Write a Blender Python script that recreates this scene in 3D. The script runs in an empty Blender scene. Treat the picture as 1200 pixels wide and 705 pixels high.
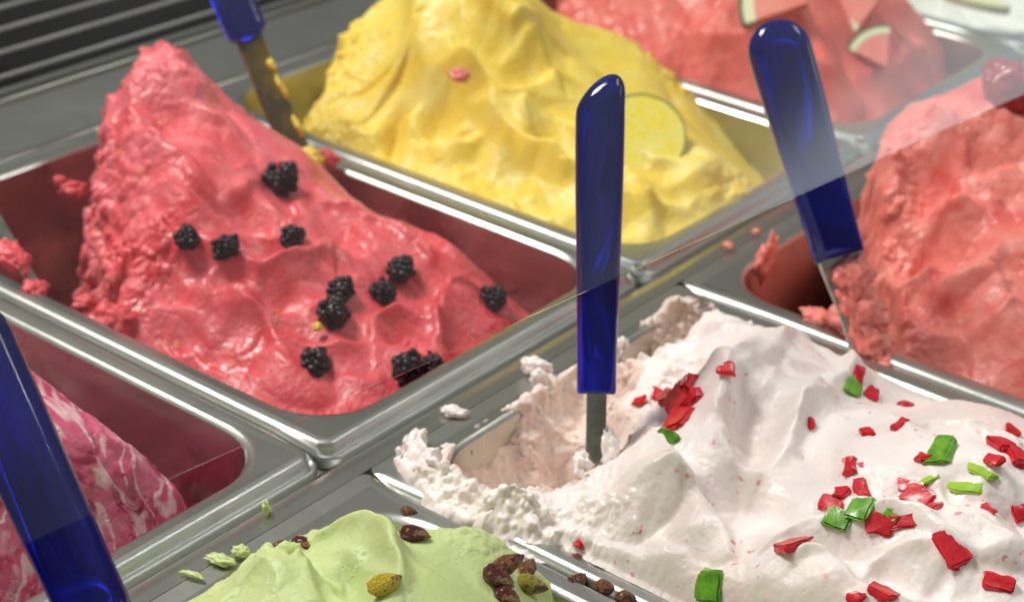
import bpy, bmesh, math, random
import numpy as np
from mathutils import Vector, Matrix

random.seed(7)
rng = np.random.default_rng(7)
sc = bpy.context.scene
COL = sc.collection

# ------------------------------------------------------------------ camera
CAM_C = np.array([0.47147949, -0.52067624, 0.44471068])
FWD = np.array([-0.52128341, 0.71823949, -0.46086401])
RGT = np.array([0.79078415, 0.60957042, 0.05553675])
DWN = np.array([0.32081776, -0.33549357, -0.88573135])
FPX = 2196.04          # focal length in pixels of a 1200 px wide picture
cam_d = bpy.data.cameras.new('camera')
cam = bpy.data.objects.new('camera', cam_d)
COL.objects.link(cam)
cam.matrix_world = Matrix(((RGT[0], -DWN[0], -FWD[0], CAM_C[0]),
                           (RGT[1], -DWN[1], -FWD[1], CAM_C[1]),
                           (RGT[2], -DWN[2], -FWD[2], CAM_C[2]),
                           (0, 0, 0, 1)))
cam_d.sensor_width = 36.0
cam_d.lens = FPX / 1200 * 36.0
cam_d.clip_start = 0.01
cam_d.clip_end = 50
cam_d.dof.use_dof = True
cam_d.dof.focus_distance = 0.70
cam_d.dof.aperture_fstop = 12.0
sc.camera = cam

# ------------------------------------------------------------------ light
world = bpy.data.worlds.new('World')
sc.world = world
world.use_nodes = True
nt = world.node_tree
bg = nt.nodes['Background']
tc = nt.nodes.new('ShaderNodeTexCoord')
sep = nt.nodes.new('ShaderNodeSeparateXYZ')
mr = nt.nodes.new('ShaderNodeMapRange')
mr.inputs[1].default_value = -0.2
mr.inputs[2].default_value = 0.9
cr = nt.nodes.new('ShaderNodeMix')
cr.data_type = 'RGBA'
cr.inputs[6].default_value = (0.10, 0.10, 0.09, 1)
cr.inputs[7].default_value = (0.62, 0.64, 0.60, 1)
nt.links.new(tc.outputs['Generated'], sep.inputs[0])
nt.links.new(sep.outputs[2], mr.inputs[0])
nt.links.new(mr.outputs[0], cr.inputs[0])
nt.links.new(cr.outputs[2], bg.inputs[0])
bg.inputs[1].default_value = 0.48


def area(name, loc, target, sx, sy, power, col):
    l = bpy.data.lights.new(name, 'AREA')
    l.shape = 'RECTANGLE'
    l.size = sx
    l.size_y = sy
    l.energy = power
    l.color = col
    o = bpy.data.objects.new(name, l)
    COL.objects.link(o)
    o.location = loc
    d = Vector(target) - Vector(loc)
    o.rotation_euler = d.to_track_quat('-Z', 'Y').to_euler()
    return o


area('ceiling_lamp', (-0.85, -0.25, 1.55), (0, 0.15, 0), 0.60, 0.42, 34, (1.0, 0.97, 0.92))
area('case_lamp', (0.45, 0.75, 1.05), (0.1, 0.2, 0), 0.8, 0.10, 4.0, (1.0, 0.98, 0.95))
area('added_pane_haze_light', (2.36, 2.72, 1.00), (0.1, 0.1, 0.1), 1.55, 0.50, 6.5, (0.86, 0.95, 1.0))  # added area light, placed and sized so its reflection hazes the glass pane

sc.view_settings.view_transform = 'Standard'
sc.view_settings.look = 'None'
sc.view_settings.exposure = 0.0
sc.view_settings.gamma = 1.0
sc.cycles.max_bounces = 10
sc.cycles.transmission_bounces = 8
sc.cycles.transparent_max_bounces = 12
sc.cycles.use_denoising = True

# ------------------------------------------------------------------ helpers


def ray(px, py):
    d = RGT * ((px - 600) / FPX) + DWN * ((py - 352.5) / FPX) + FWD
    return d / np.linalg.norm(d)


def onz(px, py, z=0.0):
    d = ray(px, py)
    return CAM_C + d * (z - CAM_C[2]) / d[2]


def tag(o, label=None, cat=None, group=None, kind=None):
    if label:
        o['label'] = label
    if cat:
        o['category'] = cat
    if group:
        o['group'] = group
    if kind:
        o['kind'] = kind
    return o


def empty(name, loc=(0, 0, 0)):
    o = bpy.data.objects.new(name, None)
    o.empty_display_size = 0.02
    COL.objects.link(o)
    o.location = loc
    return o


def link_mesh(name, me, mat, parent=None, smooth=True):
    o = bpy.data.objects.new(name, me)
    COL.objects.link(o)
    if mat is not None:
        me.materials.append(mat)
    if smooth:
        me.polygons.foreach_set('use_smooth', [True] * len(me.polygons))
    if parent is not None:
        o.parent = parent
        o.matrix_parent_inverse = Matrix.Translation(-Vector(parent.location))
    if name in ('top_plate', 'folded_edge', 'front_flange', 'divider_rail', 'rail_top', 'cross_bar', 'support_strip', 'grille_bed'):
        for p_ in me.polygons:
            xs_ = [abs(c) for c in p_.normal]
            if max(xs_) > .999:
                p_.use_smooth = False
    return o


def mesh_from(name, V, F):
    me = bpy.data.meshes.new(name)
    V = np.asarray(V, dtype=np.float32)
    if isinstance(F, np.ndarray):
        n = len(F)
        k = F.shape[1]
        me.vertices.add(len(V))
        me.vertices.foreach_set('co', V.ravel())
        me.loops.add(n * k)
        me.loops.foreach_set('vertex_index', F.ravel().astype(np.int32))
        me.polygons.add(n)
        me.polygons.foreach_set('loop_start', np.arange(0, n * k, k, dtype=np.int32))
        me.polygons.foreach_set('loop_total', np.full(n, k, dtype=np.int32))
        me.update(calc_edges=True)
        me.validate()
    else:
        me.from_pydata([tuple(map(float, v)) for v in V], [], F)
        me.update()
    return me


# vectorised gradient noise
_perm = np.random.default_rng(11).permutation(256)
_perm = np.concatenate([_perm, _perm, _perm])
_g = np.random.default_rng(12).normal(size=(256, 3))
_g /= np.linalg.norm(_g, axis=1)[:, None]


def noise(x, y, z):
    x, y, z = np.broadcast_arrays(np.asarray(x, float), np.asarray(y, float), np.asarray(z, float))
    xi = np.floor(x).astype(int); yi = np.floor(y).astype(int); zi = np.floor(z).astype(int)
    xf = x - xi; yf = y - yi; zf = z - zi
    xi &= 255; yi &= 255; zi &= 255
    u = xf * xf * xf * (xf * (xf * 6 - 15) + 10)
    v = yf * yf * yf * (yf * (yf * 6 - 15) + 10)
    w = zf * zf * zf * (zf * (zf * 6 - 15) + 10)

    def gr(i, j, k):
        h = _perm[_perm[_perm[(xi + i) & 255] + ((yi + j) & 255)] + ((zi + k) & 255)]
        g = _g[h]
        return g[..., 0] * (xf - i) + g[..., 1] * (yf - j) + g[..., 2] * (zf - k)
    a = gr(0, 0, 0) * (1 - u) + gr(1, 0, 0) * u
    b = gr(0, 1, 0) * (1 - u) + gr(1, 1, 0) * u
    c = gr(0, 0, 1) * (1 - u) + gr(1, 0, 1) * u
    d = gr(0, 1, 1) * (1 - u) + gr(1, 1, 1) * u
    return ((a * (1 - v) + b * v) * (1 - w) + (c * (1 - v) + d * v) * w) * 1.6


def fbm(x, y, z, oct=3):
    s = 0
    a = 1.0
    for i in range(oct):
        s = s + a * noise(x * 2 ** i + 17 * i, y * 2 ** i + 5 * i, z * 2 ** i)
        a *= 0.5
    return s


def sstep(x):
    x = np.clip(x, 0, 1)
    return x * x * (3 - 2 * x)


# ------------------------------------------------------------------ materials
def new_mat(name):
    m = bpy.data.materials.new(name)
    m.use_nodes = True
    n = m.node_tree
    return m, n, n.nodes['Principled BSDF']


def node(n, t, **kw):
    x = n.nodes.new(t)
    for k, v in kw.items():
        if k.startswith('i_'):
            x.inputs[k[2:]].default_value = v
        else:
            setattr(x, k, v)
    return x


def mixc(n, fac, a, b):
    m = n.nodes.new('ShaderNodeMix')
    m.data_type = 'RGBA'
    if isinstance(fac, (int, float)):
        m.inputs[0].default_value = fac
    else:
        n.links.new(fac, m.inputs[0])
    for i, c in ((6, a), (7, b)):
        if isinstance(c, tuple):
            m.inputs[i].default_value = (*c[:3], 1)
        else:
            n.links.new(c, m.inputs[i])
    return m.outputs[2]


def ramp(n, fac, stops):
    r = n.nodes.new('ShaderNodeMapRange')
    n.links.new(fac, r.inputs[0])
    r.inputs[1].default_value = stops[0]
    r.inputs[2].default_value = stops[1]
    if len(stops) > 2:
        r.inputs[3].default_value = stops[2]
        r.inputs[4].default_value = stops[3]
    return r.outputs[0]


def ntex(n, scale, detail=2, rough=0.5, vec=None, dist=0.0):
    t = n.nodes.new('ShaderNodeTexNoise')
    t.inputs['Scale'].default_value = scale
    t.inputs['Detail'].default_value = detail
    t.inputs['Roughness'].default_value = rough
    t.inputs['Distortion'].default_value = dist
    if vec is not None:
        n.links.new(vec, t.inputs['Vector'])
    return t.outputs['Fac']


def objco(n, scale=(1, 1, 1), loc=(0, 0, 0), rot=(0, 0, 0)):
    c = n.nodes.new('ShaderNodeTexCoord')
    m = n.nodes.new('ShaderNodeMapping')
    m.inputs['Scale'].default_value = scale
    m.inputs['Location'].default_value = loc
    m.inputs['Rotation'].default_value = rot
    n.links.new(c.outputs['Object'], m.inputs[0])
    return m.outputs[0]


def bump(n, h, strength, dist, normal=None):
    b = n.nodes.new('ShaderNodeBump')
    b.inputs['Strength'].default_value = strength
    b.inputs['Distance'].default_value = dist
    n.links.new(h, b.inputs['Height'])
    if normal is not None:
        n.links.new(normal, b.inputs['Normal'])
    return b.outputs[0]


def steel(name, base=(0.60, 0.60, 0.56), rough=0.26, stretch=(6, 1, 1), stain_or_reflection=None):
    m, n, p = new_mat(name)
    v = objco(n, (1, 1, 1))
    vs = objco(n, stretch)
    sm = ntex(n, 22, 4, 0.6, v)
    fine = ntex(n, 260, 3, 0.6, vs)
    p.inputs['Metallic'].default_value = 1.0
    rr = n.nodes.new('ShaderNodeMath'); rr.operation = 'MULTIPLY_ADD'
    n.links.new(sm, rr.inputs[0]); rr.inputs[1].default_value = 0.26; rr.inputs[2].default_value = rough - 0.10
    n.links.new(rr.outputs[0], p.inputs['Roughness'])
    c = mixc(n, ramp(n, sm, (0.35, 0.75)), base, tuple(b * 0.86 for b in base))
    if stain_or_reflection:
        sn = ntex(n, 14, 5, 0.65, v)
        c = mixc(n, ramp(n, sn, (0.52, 0.60, 0, 0.6)), c, stain_or_reflection)
    n.links.new(c, p.inputs['Base Color'])
    n.links.new(bump(n, fine, 0.16, 0.0004, bump(n, sm, 0.12, 0.003)), p.inputs['Normal'])
    return m


M = {}
M['steel'] = steel('brushed_steel', base=(0.56, 0.56, 0.51), rough=0.27)
M['steel_pan'] = steel('pan_steel', base=(0.50, 0.49, 0.43), rough=0.27)
M['steel_lip'] = steel('polished_steel', base=(0.48, 0.49, 0.46), rough=0.37)
M['steel_dull'] = steel('dull_steel', base=(0.44, 0.44, 0.42), rough=0.36, stretch=(1, 8, 1))
M['steel_red'] = steel('pan_steel_juice_and_reflection', base=(0.40, 0.31, 0.29), rough=0.27, stain_or_reflection=(0.16, 0.05, 0.05))  # red in the colour: some juice film, mostly a painted reflection of the gelato


def gelato_mat(name, c1, c2, c3=None, scale=60, rough=0.42, coat=0.0, sss=0.35, rad=(1, .5, .4), speck=None,
               speck_amt=0.0, bumps=0.5, coatmask=None, swirl=False, pore=0.6):
    m, n, p = new_mat(name)
    v = objco(n)
    a = ntex(n, scale, 3, 0.6, v, 0.3)
    c = mixc(n, ramp(n, a, (0.35, 0.68)), c1, c2)
    if c3 is not None:
        b = ntex(n, scale * 0.3, 4, 0.6, v, 1.2)
        c = mixc(n, ramp(n, b, (0.50, 0.68)), c, c3)
    if swirl:
        w0_ = ntex(n, 11, 2, 0.5, objco(n, (.35, 2.2, 2.2), rot=(0, 0, 1.0)), 1.2)
        si = n.nodes.new('ShaderNodeMath'); si.operation = 'MULTIPLY'
        n.links.new(w0_, si.inputs[0]); si.inputs[1].default_value = 44
        sn_ = n.nodes.new('ShaderNodeMath'); sn_.operation = 'SINE'
        n.links.new(si.outputs[0], sn_.inputs[0])
        c = mixc(n, ramp(n, sn_.outputs[0], (.2, 1.0, 0, .7)), c, swirl)
        big = ntex(n, 16, 2, .5, objco(n, (.35, 2.0, 2.0), rot=(0, 0, 1.0)), .8)
        c = mixc(n, ramp(n, big, (.58, .70, 0, .6)), c, swirl)
        b2 = ntex(n, 26, 5, 0.65, objco(n, (.6, 2.6, 2.6), rot=(0,0,.9)), 1.2)
        c = mixc(n, ramp(n, b2, (0.54, 0.64)), c, (0.36, 0.01, 0.06))
    if speck:
        vo = n.nodes.new('ShaderNodeTexVoronoi')
        vo.inputs['Scale'].default_value = 190
        nt_ = n.nodes.new('ShaderNodeTexNoise'); nt_.inputs['Scale'].default_value = 240; nt_.inputs['Detail'].default_value = 3
        n.links.new(v, nt_.inputs['Vector'])
        vm = n.nodes.new('ShaderNodeVectorMath'); vm.operation = 'MULTIPLY_ADD'
        n.links.new(nt_.outputs['Color'], vm.inputs[0]); vm.inputs[1].default_value = (.007, .007, .007)
        n.links.new(v, vm.inputs[2]); n.links.new(vm.outputs[0], vo.inputs['Vector'])
        f2 = ntex(n, 45, 2, 0.5, v)
        mu = n.nodes.new('ShaderNodeMath'); mu.operation = 'MULTIPLY'
        n.links.new(ramp(n, vo.outputs['Distance'], (0.16, 0.26, 1, 0)), mu.inputs[0])
        n.links.new(ramp(n, f2, (0.54, 0.62)), mu.inputs[1])
        mu2 = n.nodes.new('ShaderNodeMath'); mu2.operation = 'MULTIPLY'
        n.links.new(mu.outputs[0], mu2.inputs[0]); mu2.inputs[1].default_value = speck_amt
        c = mixc(n, mu2.outputs[0], c, speck)
    n.links.new(c, p.inputs['Base Color'])
    p.inputs['Subsurface Weight'].default_value = sss
    p.inputs['Subsurface Radius'].default_value = rad
    p.inputs['Subsurface Scale'].default_value = 0.004
    rv = ntex(n, 34, 3, 0.6, v)
    n.links.new(ramp(n, rv, (0.3, 0.7, rough - 0.12, rough + 0.16)), p.inputs['Roughness'])
    p.inputs['Specular IOR Level'].default_value = 0.45
    if coat:
        n.links.new(ramp(n, ntex(n, 26, 3, 0.6, v, 0.5), (0.42, 0.62, 0.0, coat)), p.inputs['Coat Weight'])
        p.inputs['Coat Roughness'].default_value = 0.16
    # creamy drag lines, pores and grain
    h1 = ntex(n, 420, 4, 0.65, v)
    h2 = ntex(n, 120, 4, 0.6, objco(n, (1, 2.2, 1.6), rot=(0.2, 0.3, 0.6)), 0.6)
    vo2 = n.nodes.new('ShaderNodeTexVoronoi')
    vo2.inputs['Scale'].default_value = 330
    vo2.inputs['Randomness'].default_value = 1
    n.links.new(v, vo2.inputs['Vector'])
    pm = n.nodes.new('ShaderNodeMath'); pm.operation = 'MULTIPLY'
    n.links.new(ramp(n, vo2.outputs['Distance'], (0.10, 0.38, -1, 0)), pm.inputs[0])
    n.links.new(ramp(n, ntex(n, 60, 3, 0.6, v), (0.5, 0.62)), pm.inputs[1])
    nn = bump(n, h2, 0.22 * bumps, 0.0012)
    nn = bump(n, h1, 0.8 * bumps, 0.0008, nn)
    nn = bump(n, pm.outputs[0], pore * bumps, 0.0012, nn)
    n.links.new(nn, p.inputs['Normal'])
    if coat:
        n.links.new(bump(n, h2, 0.3, 0.0012), p.inputs['Coat Normal'])
    return m


M['pink'] = gelato_mat('raspberry_red_gelato', (0.82, 0.14, 0.17), (0.88, 0.25, 0.27), (0.74, 0.07, 0.09), coat=0.55, rough=0.38,
                       rad=(1, .3, .25), speck=(0.75, 0.45, 0.12), speck_amt=0.8, bumps=0.8)
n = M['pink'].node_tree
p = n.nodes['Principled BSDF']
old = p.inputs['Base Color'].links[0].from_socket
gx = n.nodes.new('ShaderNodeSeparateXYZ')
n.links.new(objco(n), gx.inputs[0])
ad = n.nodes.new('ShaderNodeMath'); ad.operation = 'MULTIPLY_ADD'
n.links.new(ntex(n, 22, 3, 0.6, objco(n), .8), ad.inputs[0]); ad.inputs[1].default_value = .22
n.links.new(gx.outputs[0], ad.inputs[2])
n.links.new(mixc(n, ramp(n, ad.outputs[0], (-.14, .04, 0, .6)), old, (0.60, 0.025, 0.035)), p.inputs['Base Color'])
M['yellow'] = gelato_mat('mango_yellow_gelato', (0.88, 0.68, 0.115), (0.86, 0.60, 0.06), (0.90, 0.76, 0.24), rough=0.42, coat=0.2, sss=0.18,
                         rad=(1, .8, .3), bumps=0.6)
M['melon'] = gelato_mat('watermelon_red_gelato', (0.74, 0.13, 0.11), (0.80, 0.20, 0.16), rough=0.42, coat=0.35, rad=(1, .3, .25))
M['coral'] = gelato_mat('coral_strawberry_gelato', (0.80, 0.20, 0.165), (0.86, 0.31, 0.26), (0.72, 0.11, 0.095), rough=0.42, coat=0.35,
                        rad=(1, .35, .3), speck=(0.45, 0.06, 0.05), speck_amt=0.6, bumps=0.5, pore=.2)
M['white'] = gelato_mat('pale_pink_gelato', (0.88, 0.78, 0.74), (0.90, 0.83, 0.79), (0.86, 0.68, 0.65), rough=0.40, coat=0.25,
                        rad=(1, .75, .6), speck=(0.78, 0.14, 0.20), speck_amt=0.7, bumps=0.32, scale=30)
M['white_rough'] = gelato_mat('pale_pink_porous_gelato', (0.82, 0.66, 0.58), (0.86, 0.75, 0.68), (0.74, 0.54, 0.46), rough=0.5,
                              rad=(1, .6, .45), speck=(0.70, 0.06, 0.12), speck_amt=0.45, bumps=1.2, scale=70, pore=1.0)
M['green'] = gelato_mat('pistachio_gelato', (0.52, 0.61, 0.25), (0.57, 0.66, 0.31), rough=0.48, rad=(.8, 1, .4), bumps=0.5,
                        speck=(0.28, 0.34, 0.08), speck_amt=0.35)
M['swirl'] = gelato_mat('raspberry_swirl_gelato', (0.60, 0.06, 0.15), (0.70, 0.13, 0.24), rough=0.4, coat=0.4, rad=(1, .4, .4),
                        swirl=(0.88, 0.68, 0.66), bumps=0.8)
M['cream'] = gelato_mat('lemon_cream_gelato', (0.78, 0.78, 0.68), (0.84, 0.84, 0.76), rough=0.45)


def plain(name, c, rough=0.4, c2=None, scale=80, spec=0.5, sss=0.0, coat=0.0, bumpd=0.0, trans=0.0, lo=.35, hi=.7):
    m, n, p = new_mat(name)
    v = objco(n)
    if c2 is None:
        c2 = tuple(x * 0.75 for x in c)
    n.links.new(mixc(n, ramp(n, ntex(n, scale, 3, 0.6, v), (lo, hi)), c, c2), p.inputs['Base Color'])
    p.inputs['Roughness'].default_value = rough
    p.inputs['Specular IOR Level'].default_value = spec
    p.inputs['Subsurface Weight'].default_value = sss
    p.inputs['Subsurface Radius'].default_value = (1, .4, .4)
    p.inputs['Subsurface Scale'].default_value = 0.003
    p.inputs['Coat Weight'].default_value = coat
    p.inputs['Coat Roughness'].default_value = 0.08
    p.inputs['Transmission Weight'].default_value = trans
    if bumpd:
        n.links.new(bump(n, ntex(n, scale * 4, 3, 0.6, v), 0.6, bumpd), p.inputs['Normal'])
    return m


M['berry'] = plain('blackberry_skin', (0.006, 0.004, 0.008), 0.26, (0.030, 0.005, 0.014), 2, coat=0.0, spec=0.4)
M['red_candy'] = plain('red_candied_fruit', (0.80, 0.018, 0.035), 0.30, (0.58, 0.008, 0.018), 250, sss=0.4, coat=0.25, bumpd=0.0003, spec=.5, trans=.15)
M['pink_candy'] = plain('faded_red_candied_fruit', (0.80, 0.16, 0.19), 0.3, (0.72, 0.10, 0.14), 150, sss=0.3, coat=0.05)
M['green_candy'] = plain('green_candied_fruit', (0.22, 0.50, 0.03), 0.30, (0.08, 0.28, 0.015), 250, sss=0.3, coat=0.25, bumpd=0.0003, spec=.5, trans=.15)
M['lime_candy'] = plain('lime_green_candied_fruit', (0.38, 0.58, 0.05), 0.25, (0.28, 0.50, 0.04), 150, sss=0.3, coat=0.05)
M['cream_fruit'] = plain('cream_coloured_candied_fruit', (0.78, 0.72, 0.50), 0.3, (0.74, 0.66, 0.44), 90, sss=0.3, coat=0.05)
M['nut_skin'] = plain('pistachio_skin', (0.12, 0.012, 0.02), 0.42, (0.36, 0.20, 0.07), 1.1, bumpd=0.35, coat=0.15, lo=.5, hi=.62)
M['nut_brown'] = plain('brown_pistachio_skin', (0.32, 0.13, 0.05), 0.42, (0.10, 0.02, 0.018), 1.2, bumpd=0.35, lo=.46, hi=.58, coat=0.15)
M['nut_green'] = plain('yellow_green_pistachio_kernel', (0.42, 0.38, 0.05), 0.4, (0.20, 0.05, 0.03), 1.0, bumpd=0.3, lo=.5, hi=.6)
M['nut_yellow'] = plain('yellow_pistachio_kernel', (0.82, 0.62, 0.05), 0.35, (0.30, 0.12, 0.04), 1.0, bumpd=0.3, lo=.55, hi=.62)
M['mango_flesh'] = plain('mango_slice_flesh', (0.92, 0.76, 0.05), 0.3, (0.93, 0.83, 0.22), 110, sss=0.2, coat=0.3, bumpd=.0015)
M['mango_rind'] = plain('mango_slice_rind', (0.34, 0.30, 0.10), 0.4, (0.26, 0.22, 0.08), 60)
M['melon_flesh'] = plain('watermelon_flesh', (0.82, 0.22, 0.18), 0.35, (0.86, 0.34, 0.28), 60, sss=0.2)
M['melon_white'] = plain('watermelon_pale_rind', (0.76, 0.76, 0.46), 0.4, (0.80, 0.80, 0.56), 60)
M['melon_green'] = plain('watermelon_dark_skin', (0.03, 0.09, 0.04), 0.35, (0.07, 0.16, 0.06), 90)
M['lemon'] = plain('lemon_slice', (0.80, 0.78, 0.16), 0.35, (0.82, 0.82, 0.34), 70, sss=0.2)
M['black'] = plain('black_grille_plastic', (0.001, 0.001, 0.001), 0.7, (0.002, 0.002, 0.002), 60, spec=0.05)
M['dark'] = plain('dark_case_lining', (0.02, 0.02, 0.02), 0.5, (0.03, 0.03, 0.03), 20)
M['blade'] = steel('streaked_blade_steel', base=(0.52, 0.51, 0.46), rough=0.24, stretch=(8, 8, 1), stain_or_reflection=(0.22, 0.20, 0.15))
M['steel_dirty'] = steel('blade_with_mango_juice', base=(0.20, 0.16, 0.10), rough=0.36, stain_or_reflection=(0.55, 0.37, 0.08))

m, n, p = new_mat('translucent_blue_plastic')
p.inputs['Transmission Weight'].default_value = 0.82
p.inputs['IOR'].default_value = 1.49
p.inputs['Specular IOR Level'].default_value = 0.6
v = objco(n)
n.links.new(mixc(n, ramp(n, ntex(n, 30, 2, 0.5, v), (0.3, 0.7)), (0.005, 0.008, 0.28), (0.010, 0.018, 0.50)), p.inputs['Base Color'])
n.links.new(bump(n, ntex(n, 60, 2, 0.5, v), 0.15, 0.001), p.inputs['Normal'])
n.links.new(ramp(n, ntex(n, 45, 5, 0.7, v, .8), (0.42, 0.72, 0.04, 0.26)), p.inputs['Roughness'])
M['blue'] = m

m = bpy.data.materials.new('display_glass')
m.use_nodes = True
n = m.node_tree
n.nodes.remove(n.nodes['Principled BSDF'])
fr = n.nodes.new('ShaderNodeMath'); fr.operation = 'MULTIPLY_ADD'
lw = n.nodes.new('ShaderNodeLayerWeight'); lw.inputs[0].default_value = 0.5
pw = n.nodes.new('ShaderNodeMath'); pw.operation = 'POWER'; pw.inputs[1].default_value = 5
n.links.new(lw.outputs['Facing'], pw.inputs[0]); n.links.new(pw.outputs[0], fr.inputs[0])
fr.inputs[1].default_value = 0.9; fr.inputs[2].default_value = 0.042
gl = n.nodes.new('ShaderNodeBsdfGlossy'); gl.inputs['Roughness'].default_value = 0.13
tr = n.nodes.new('ShaderNodeBsdfTransparent'); tr.inputs[0].default_value = (0.985, 0.995, 0.99, 1)
mx = n.nodes.new('ShaderNodeMixShader')
n.links.new(fr.outputs[0], mx.inputs[0]); n.links.new(tr.outputs[0], mx.inputs[1]); n.links.new(gl.outputs[0], mx.inputs[2])
n.links.new(mx.outputs[0], n.nodes['Material Output'].inputs[0])
M['glass'] = m

# ------------------------------------------------------------------ pans
PW, PL = 0.25, 0.356


def rrect(x0, x1, y0, y1, r, seg=8, per=14):
    """closed loop, same point count whatever the radius"""
    pts = []
    cs = [(x1 - r, y0 + r, -90), (x1 - r, y1 - r, 0), (x0 + r, y1 - r, 90), (x0 + r, y0 + r, 180)]
    for i, (cx, cy, a0) in enumerate(cs):
        arc = [(cx + r * math.cos(math.radians(a0 + 90 * k / seg)), cy + r * math.sin(math.radians(a0 + 90 * k / seg))) for k in range(seg + 1)]
        pts += arc
        nx, ny, na = cs[(i + 1) % 4]
        q = (nx + r * math.cos(math.radians(na)), ny + r * math.sin(math.radians(na)))
        for k in range(1, per):
            t = k / per
            pts.append((arc[-1][0] * (1 - t) + q[0] * t, arc[-1][1] * (1 - t) + q[1] * t))
    return np.array(pts)


def loft(loops, close_last=True):
    V = np.concatenate(loops)
    k = len(loops[0])
    F = []
    for i in range(len(loops) - 1):
        for j in range(k):
            a = i * k + j
            b = i * k + (j + 1) % k
            F.append((a, b, b + k, a + k))
    if close_last:
        F.append(tuple(range((len(loops) - 1) * k, len(loops) * k)))
    return V, F


def make_pan(x0, y0, label, flat_rear=False, z0=0.0, wall_mat='steel_pan', depth=0.12):
    root = empty('gelato_pan', (x0 + PL / 2, y0 + PW / 2, z0 - depth))
    tag(root, label, 'pan', 'steel gelato pans in the display case')
    g = 0.0009
    X0, X1, Y0, Y1 = x0 + g * (0 if flat_rear else 1), x0 + PL - g, y0 + g, y0 + PW - g
    prof = [(0.0000, -0.0105), (0.00005, -0.0062), (0.0006, -0.0050), (0.0016, -0.0046), (0.0026, -0.0050), (0.0033, -0.0058),
            (0.0040, -0.0056), (0.0046, -0.0040), (0.0053, -0.0018), (0.0062, -0.0006), (0.0075, -0.0001), (0.0092, 0.0)]
    rc = 0.0042 if flat_rear else 0.010
    loops = []
    for s, z in prof:
        L = rrect(X0 + s, X1 - s, Y0 + s * 0.8, Y1 - s * 0.8, rc - s * 0.3 * rc / .004)
        zz = np.full(len(L), z)
        kf_ = sstep((L[:, 0] - X1 + 0.0125) / 0.006)      # the double roll shows on the front lip, the other sides have one roll
        zs_ = float(np.interp(s, [0, .0006, .0016, .0028, .0042, .0053, .0092], [z if s == 0 else -.0058, -.0040, -.0020, -.0009, -.0003, -.0001, 0]))
        zz = zz * kf_ + (z if s == 0 else zs_) * (1 - kf_)
        if flat_rear:
            k = sstep((L[:, 0] - X0 - 0.0095) / 0.003)
            zz = zz * k + (1 - k) * (-0.0004)
        loops.append(np.column_stack([L, zz + z0]))
    V, F = loft(loops, False)
    link_mesh('rolled_rim', mesh_from('rolled_rim', V, F), M['steel_lip'], root)
    o = (0.0145, 0.0145, 0.0125, 0.0105)      # opening insets: rear, front, near, far
    loops = []
    L = rrect(X0 + 0.0092, X1 - 0.0092, Y0 + 0.0092 * 0.8, Y1 - 0.0092 * 0.8, rc - 0.0092 * 0.3 * rc / .004)
    loops.append(np.column_stack([L, np.full(len(L), z0)]))
    for s, z, r in [(-0.0010, -0.0003, 0.034), (0.0, -0.0004, 0.034), (0.0012, -0.0009, 0.034), (0.0026, -0.0025, 0.034), (0.0034, -0.006, 0.034), (0.0042, -0.014, 0.034),
                    (0.0065, -0.05, 0.034), (0.010, -0.09, 0.034), (0.0125, -0.108, 0.033), (0.018, -0.116, 0.03), (0.028, -0.12, 0.022)]:
        L = rrect(X0 + o[0] + s, X1 - o[1] - s, Y0 + o[2] + s, Y1 - o[3] - s, r)
        loops.append(np.column_stack([L, np.full(len(L), z + z0)]))
    V, F = loft(loops[:5], False)
    link_mesh('flange', mesh_from('flange', V, F), M['steel'], root)
    V, F = loft(loops[4:], True)
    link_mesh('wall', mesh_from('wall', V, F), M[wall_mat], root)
    return root


RX = 0.0178
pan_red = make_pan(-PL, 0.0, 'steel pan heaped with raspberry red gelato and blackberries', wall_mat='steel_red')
pan_yellow = make_pan(-PL, 0.25, 'steel pan holding the heaped yellow mango gelato')
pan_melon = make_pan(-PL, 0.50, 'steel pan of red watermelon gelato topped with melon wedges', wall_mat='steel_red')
pan_cream = make_pan(-PL, 0.75, 'steel pan of pale lemon gelato cut off by the top right corner')
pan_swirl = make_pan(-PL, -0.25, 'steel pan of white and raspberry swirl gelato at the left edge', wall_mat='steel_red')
pan_white = make_pan(RX, 0.004, 'steel pan of whitish gelato scattered with red and green candied fruit', True, -0.002)
pan_coral = make_pan(RX, 0.254, 'steel pan of coral pink gelato at the right edge', True, -0.002)
pan_green = make_pan(RX, -0.246, 'steel pan of pale green pistachio gelato at the bottom edge', True, -0.002)


def flat_big(o, lim=2e-5):
    for p_ in o.data.polygons:
        if p_.area > lim:
            p_.use_smooth = False
    return o


def box_mesh(x0, x1, y0, y1, z0, z1, bev=0.0008, seg=2):
    bm = bmesh.new()
    bmesh.ops.create_cube(bm, size=1)
    for v_ in bm.verts:
        v_.co = ((x0 + x1) / 2 + v_.co.x * (x1 - x0), (y0 + y1) / 2 + v_.co.y * (y1 - y0), (z0 + z1) / 2 + v_.co.z * (z1 - z0))
    if bev:
        bmesh.ops.bevel(bm, geom=bm.edges[:], offset=bev, segments=seg, affect='EDGES')
    me = bpy.data.meshes.new('box')
    bm.to_mesh(me)
    bm.free()
    return me


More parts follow.
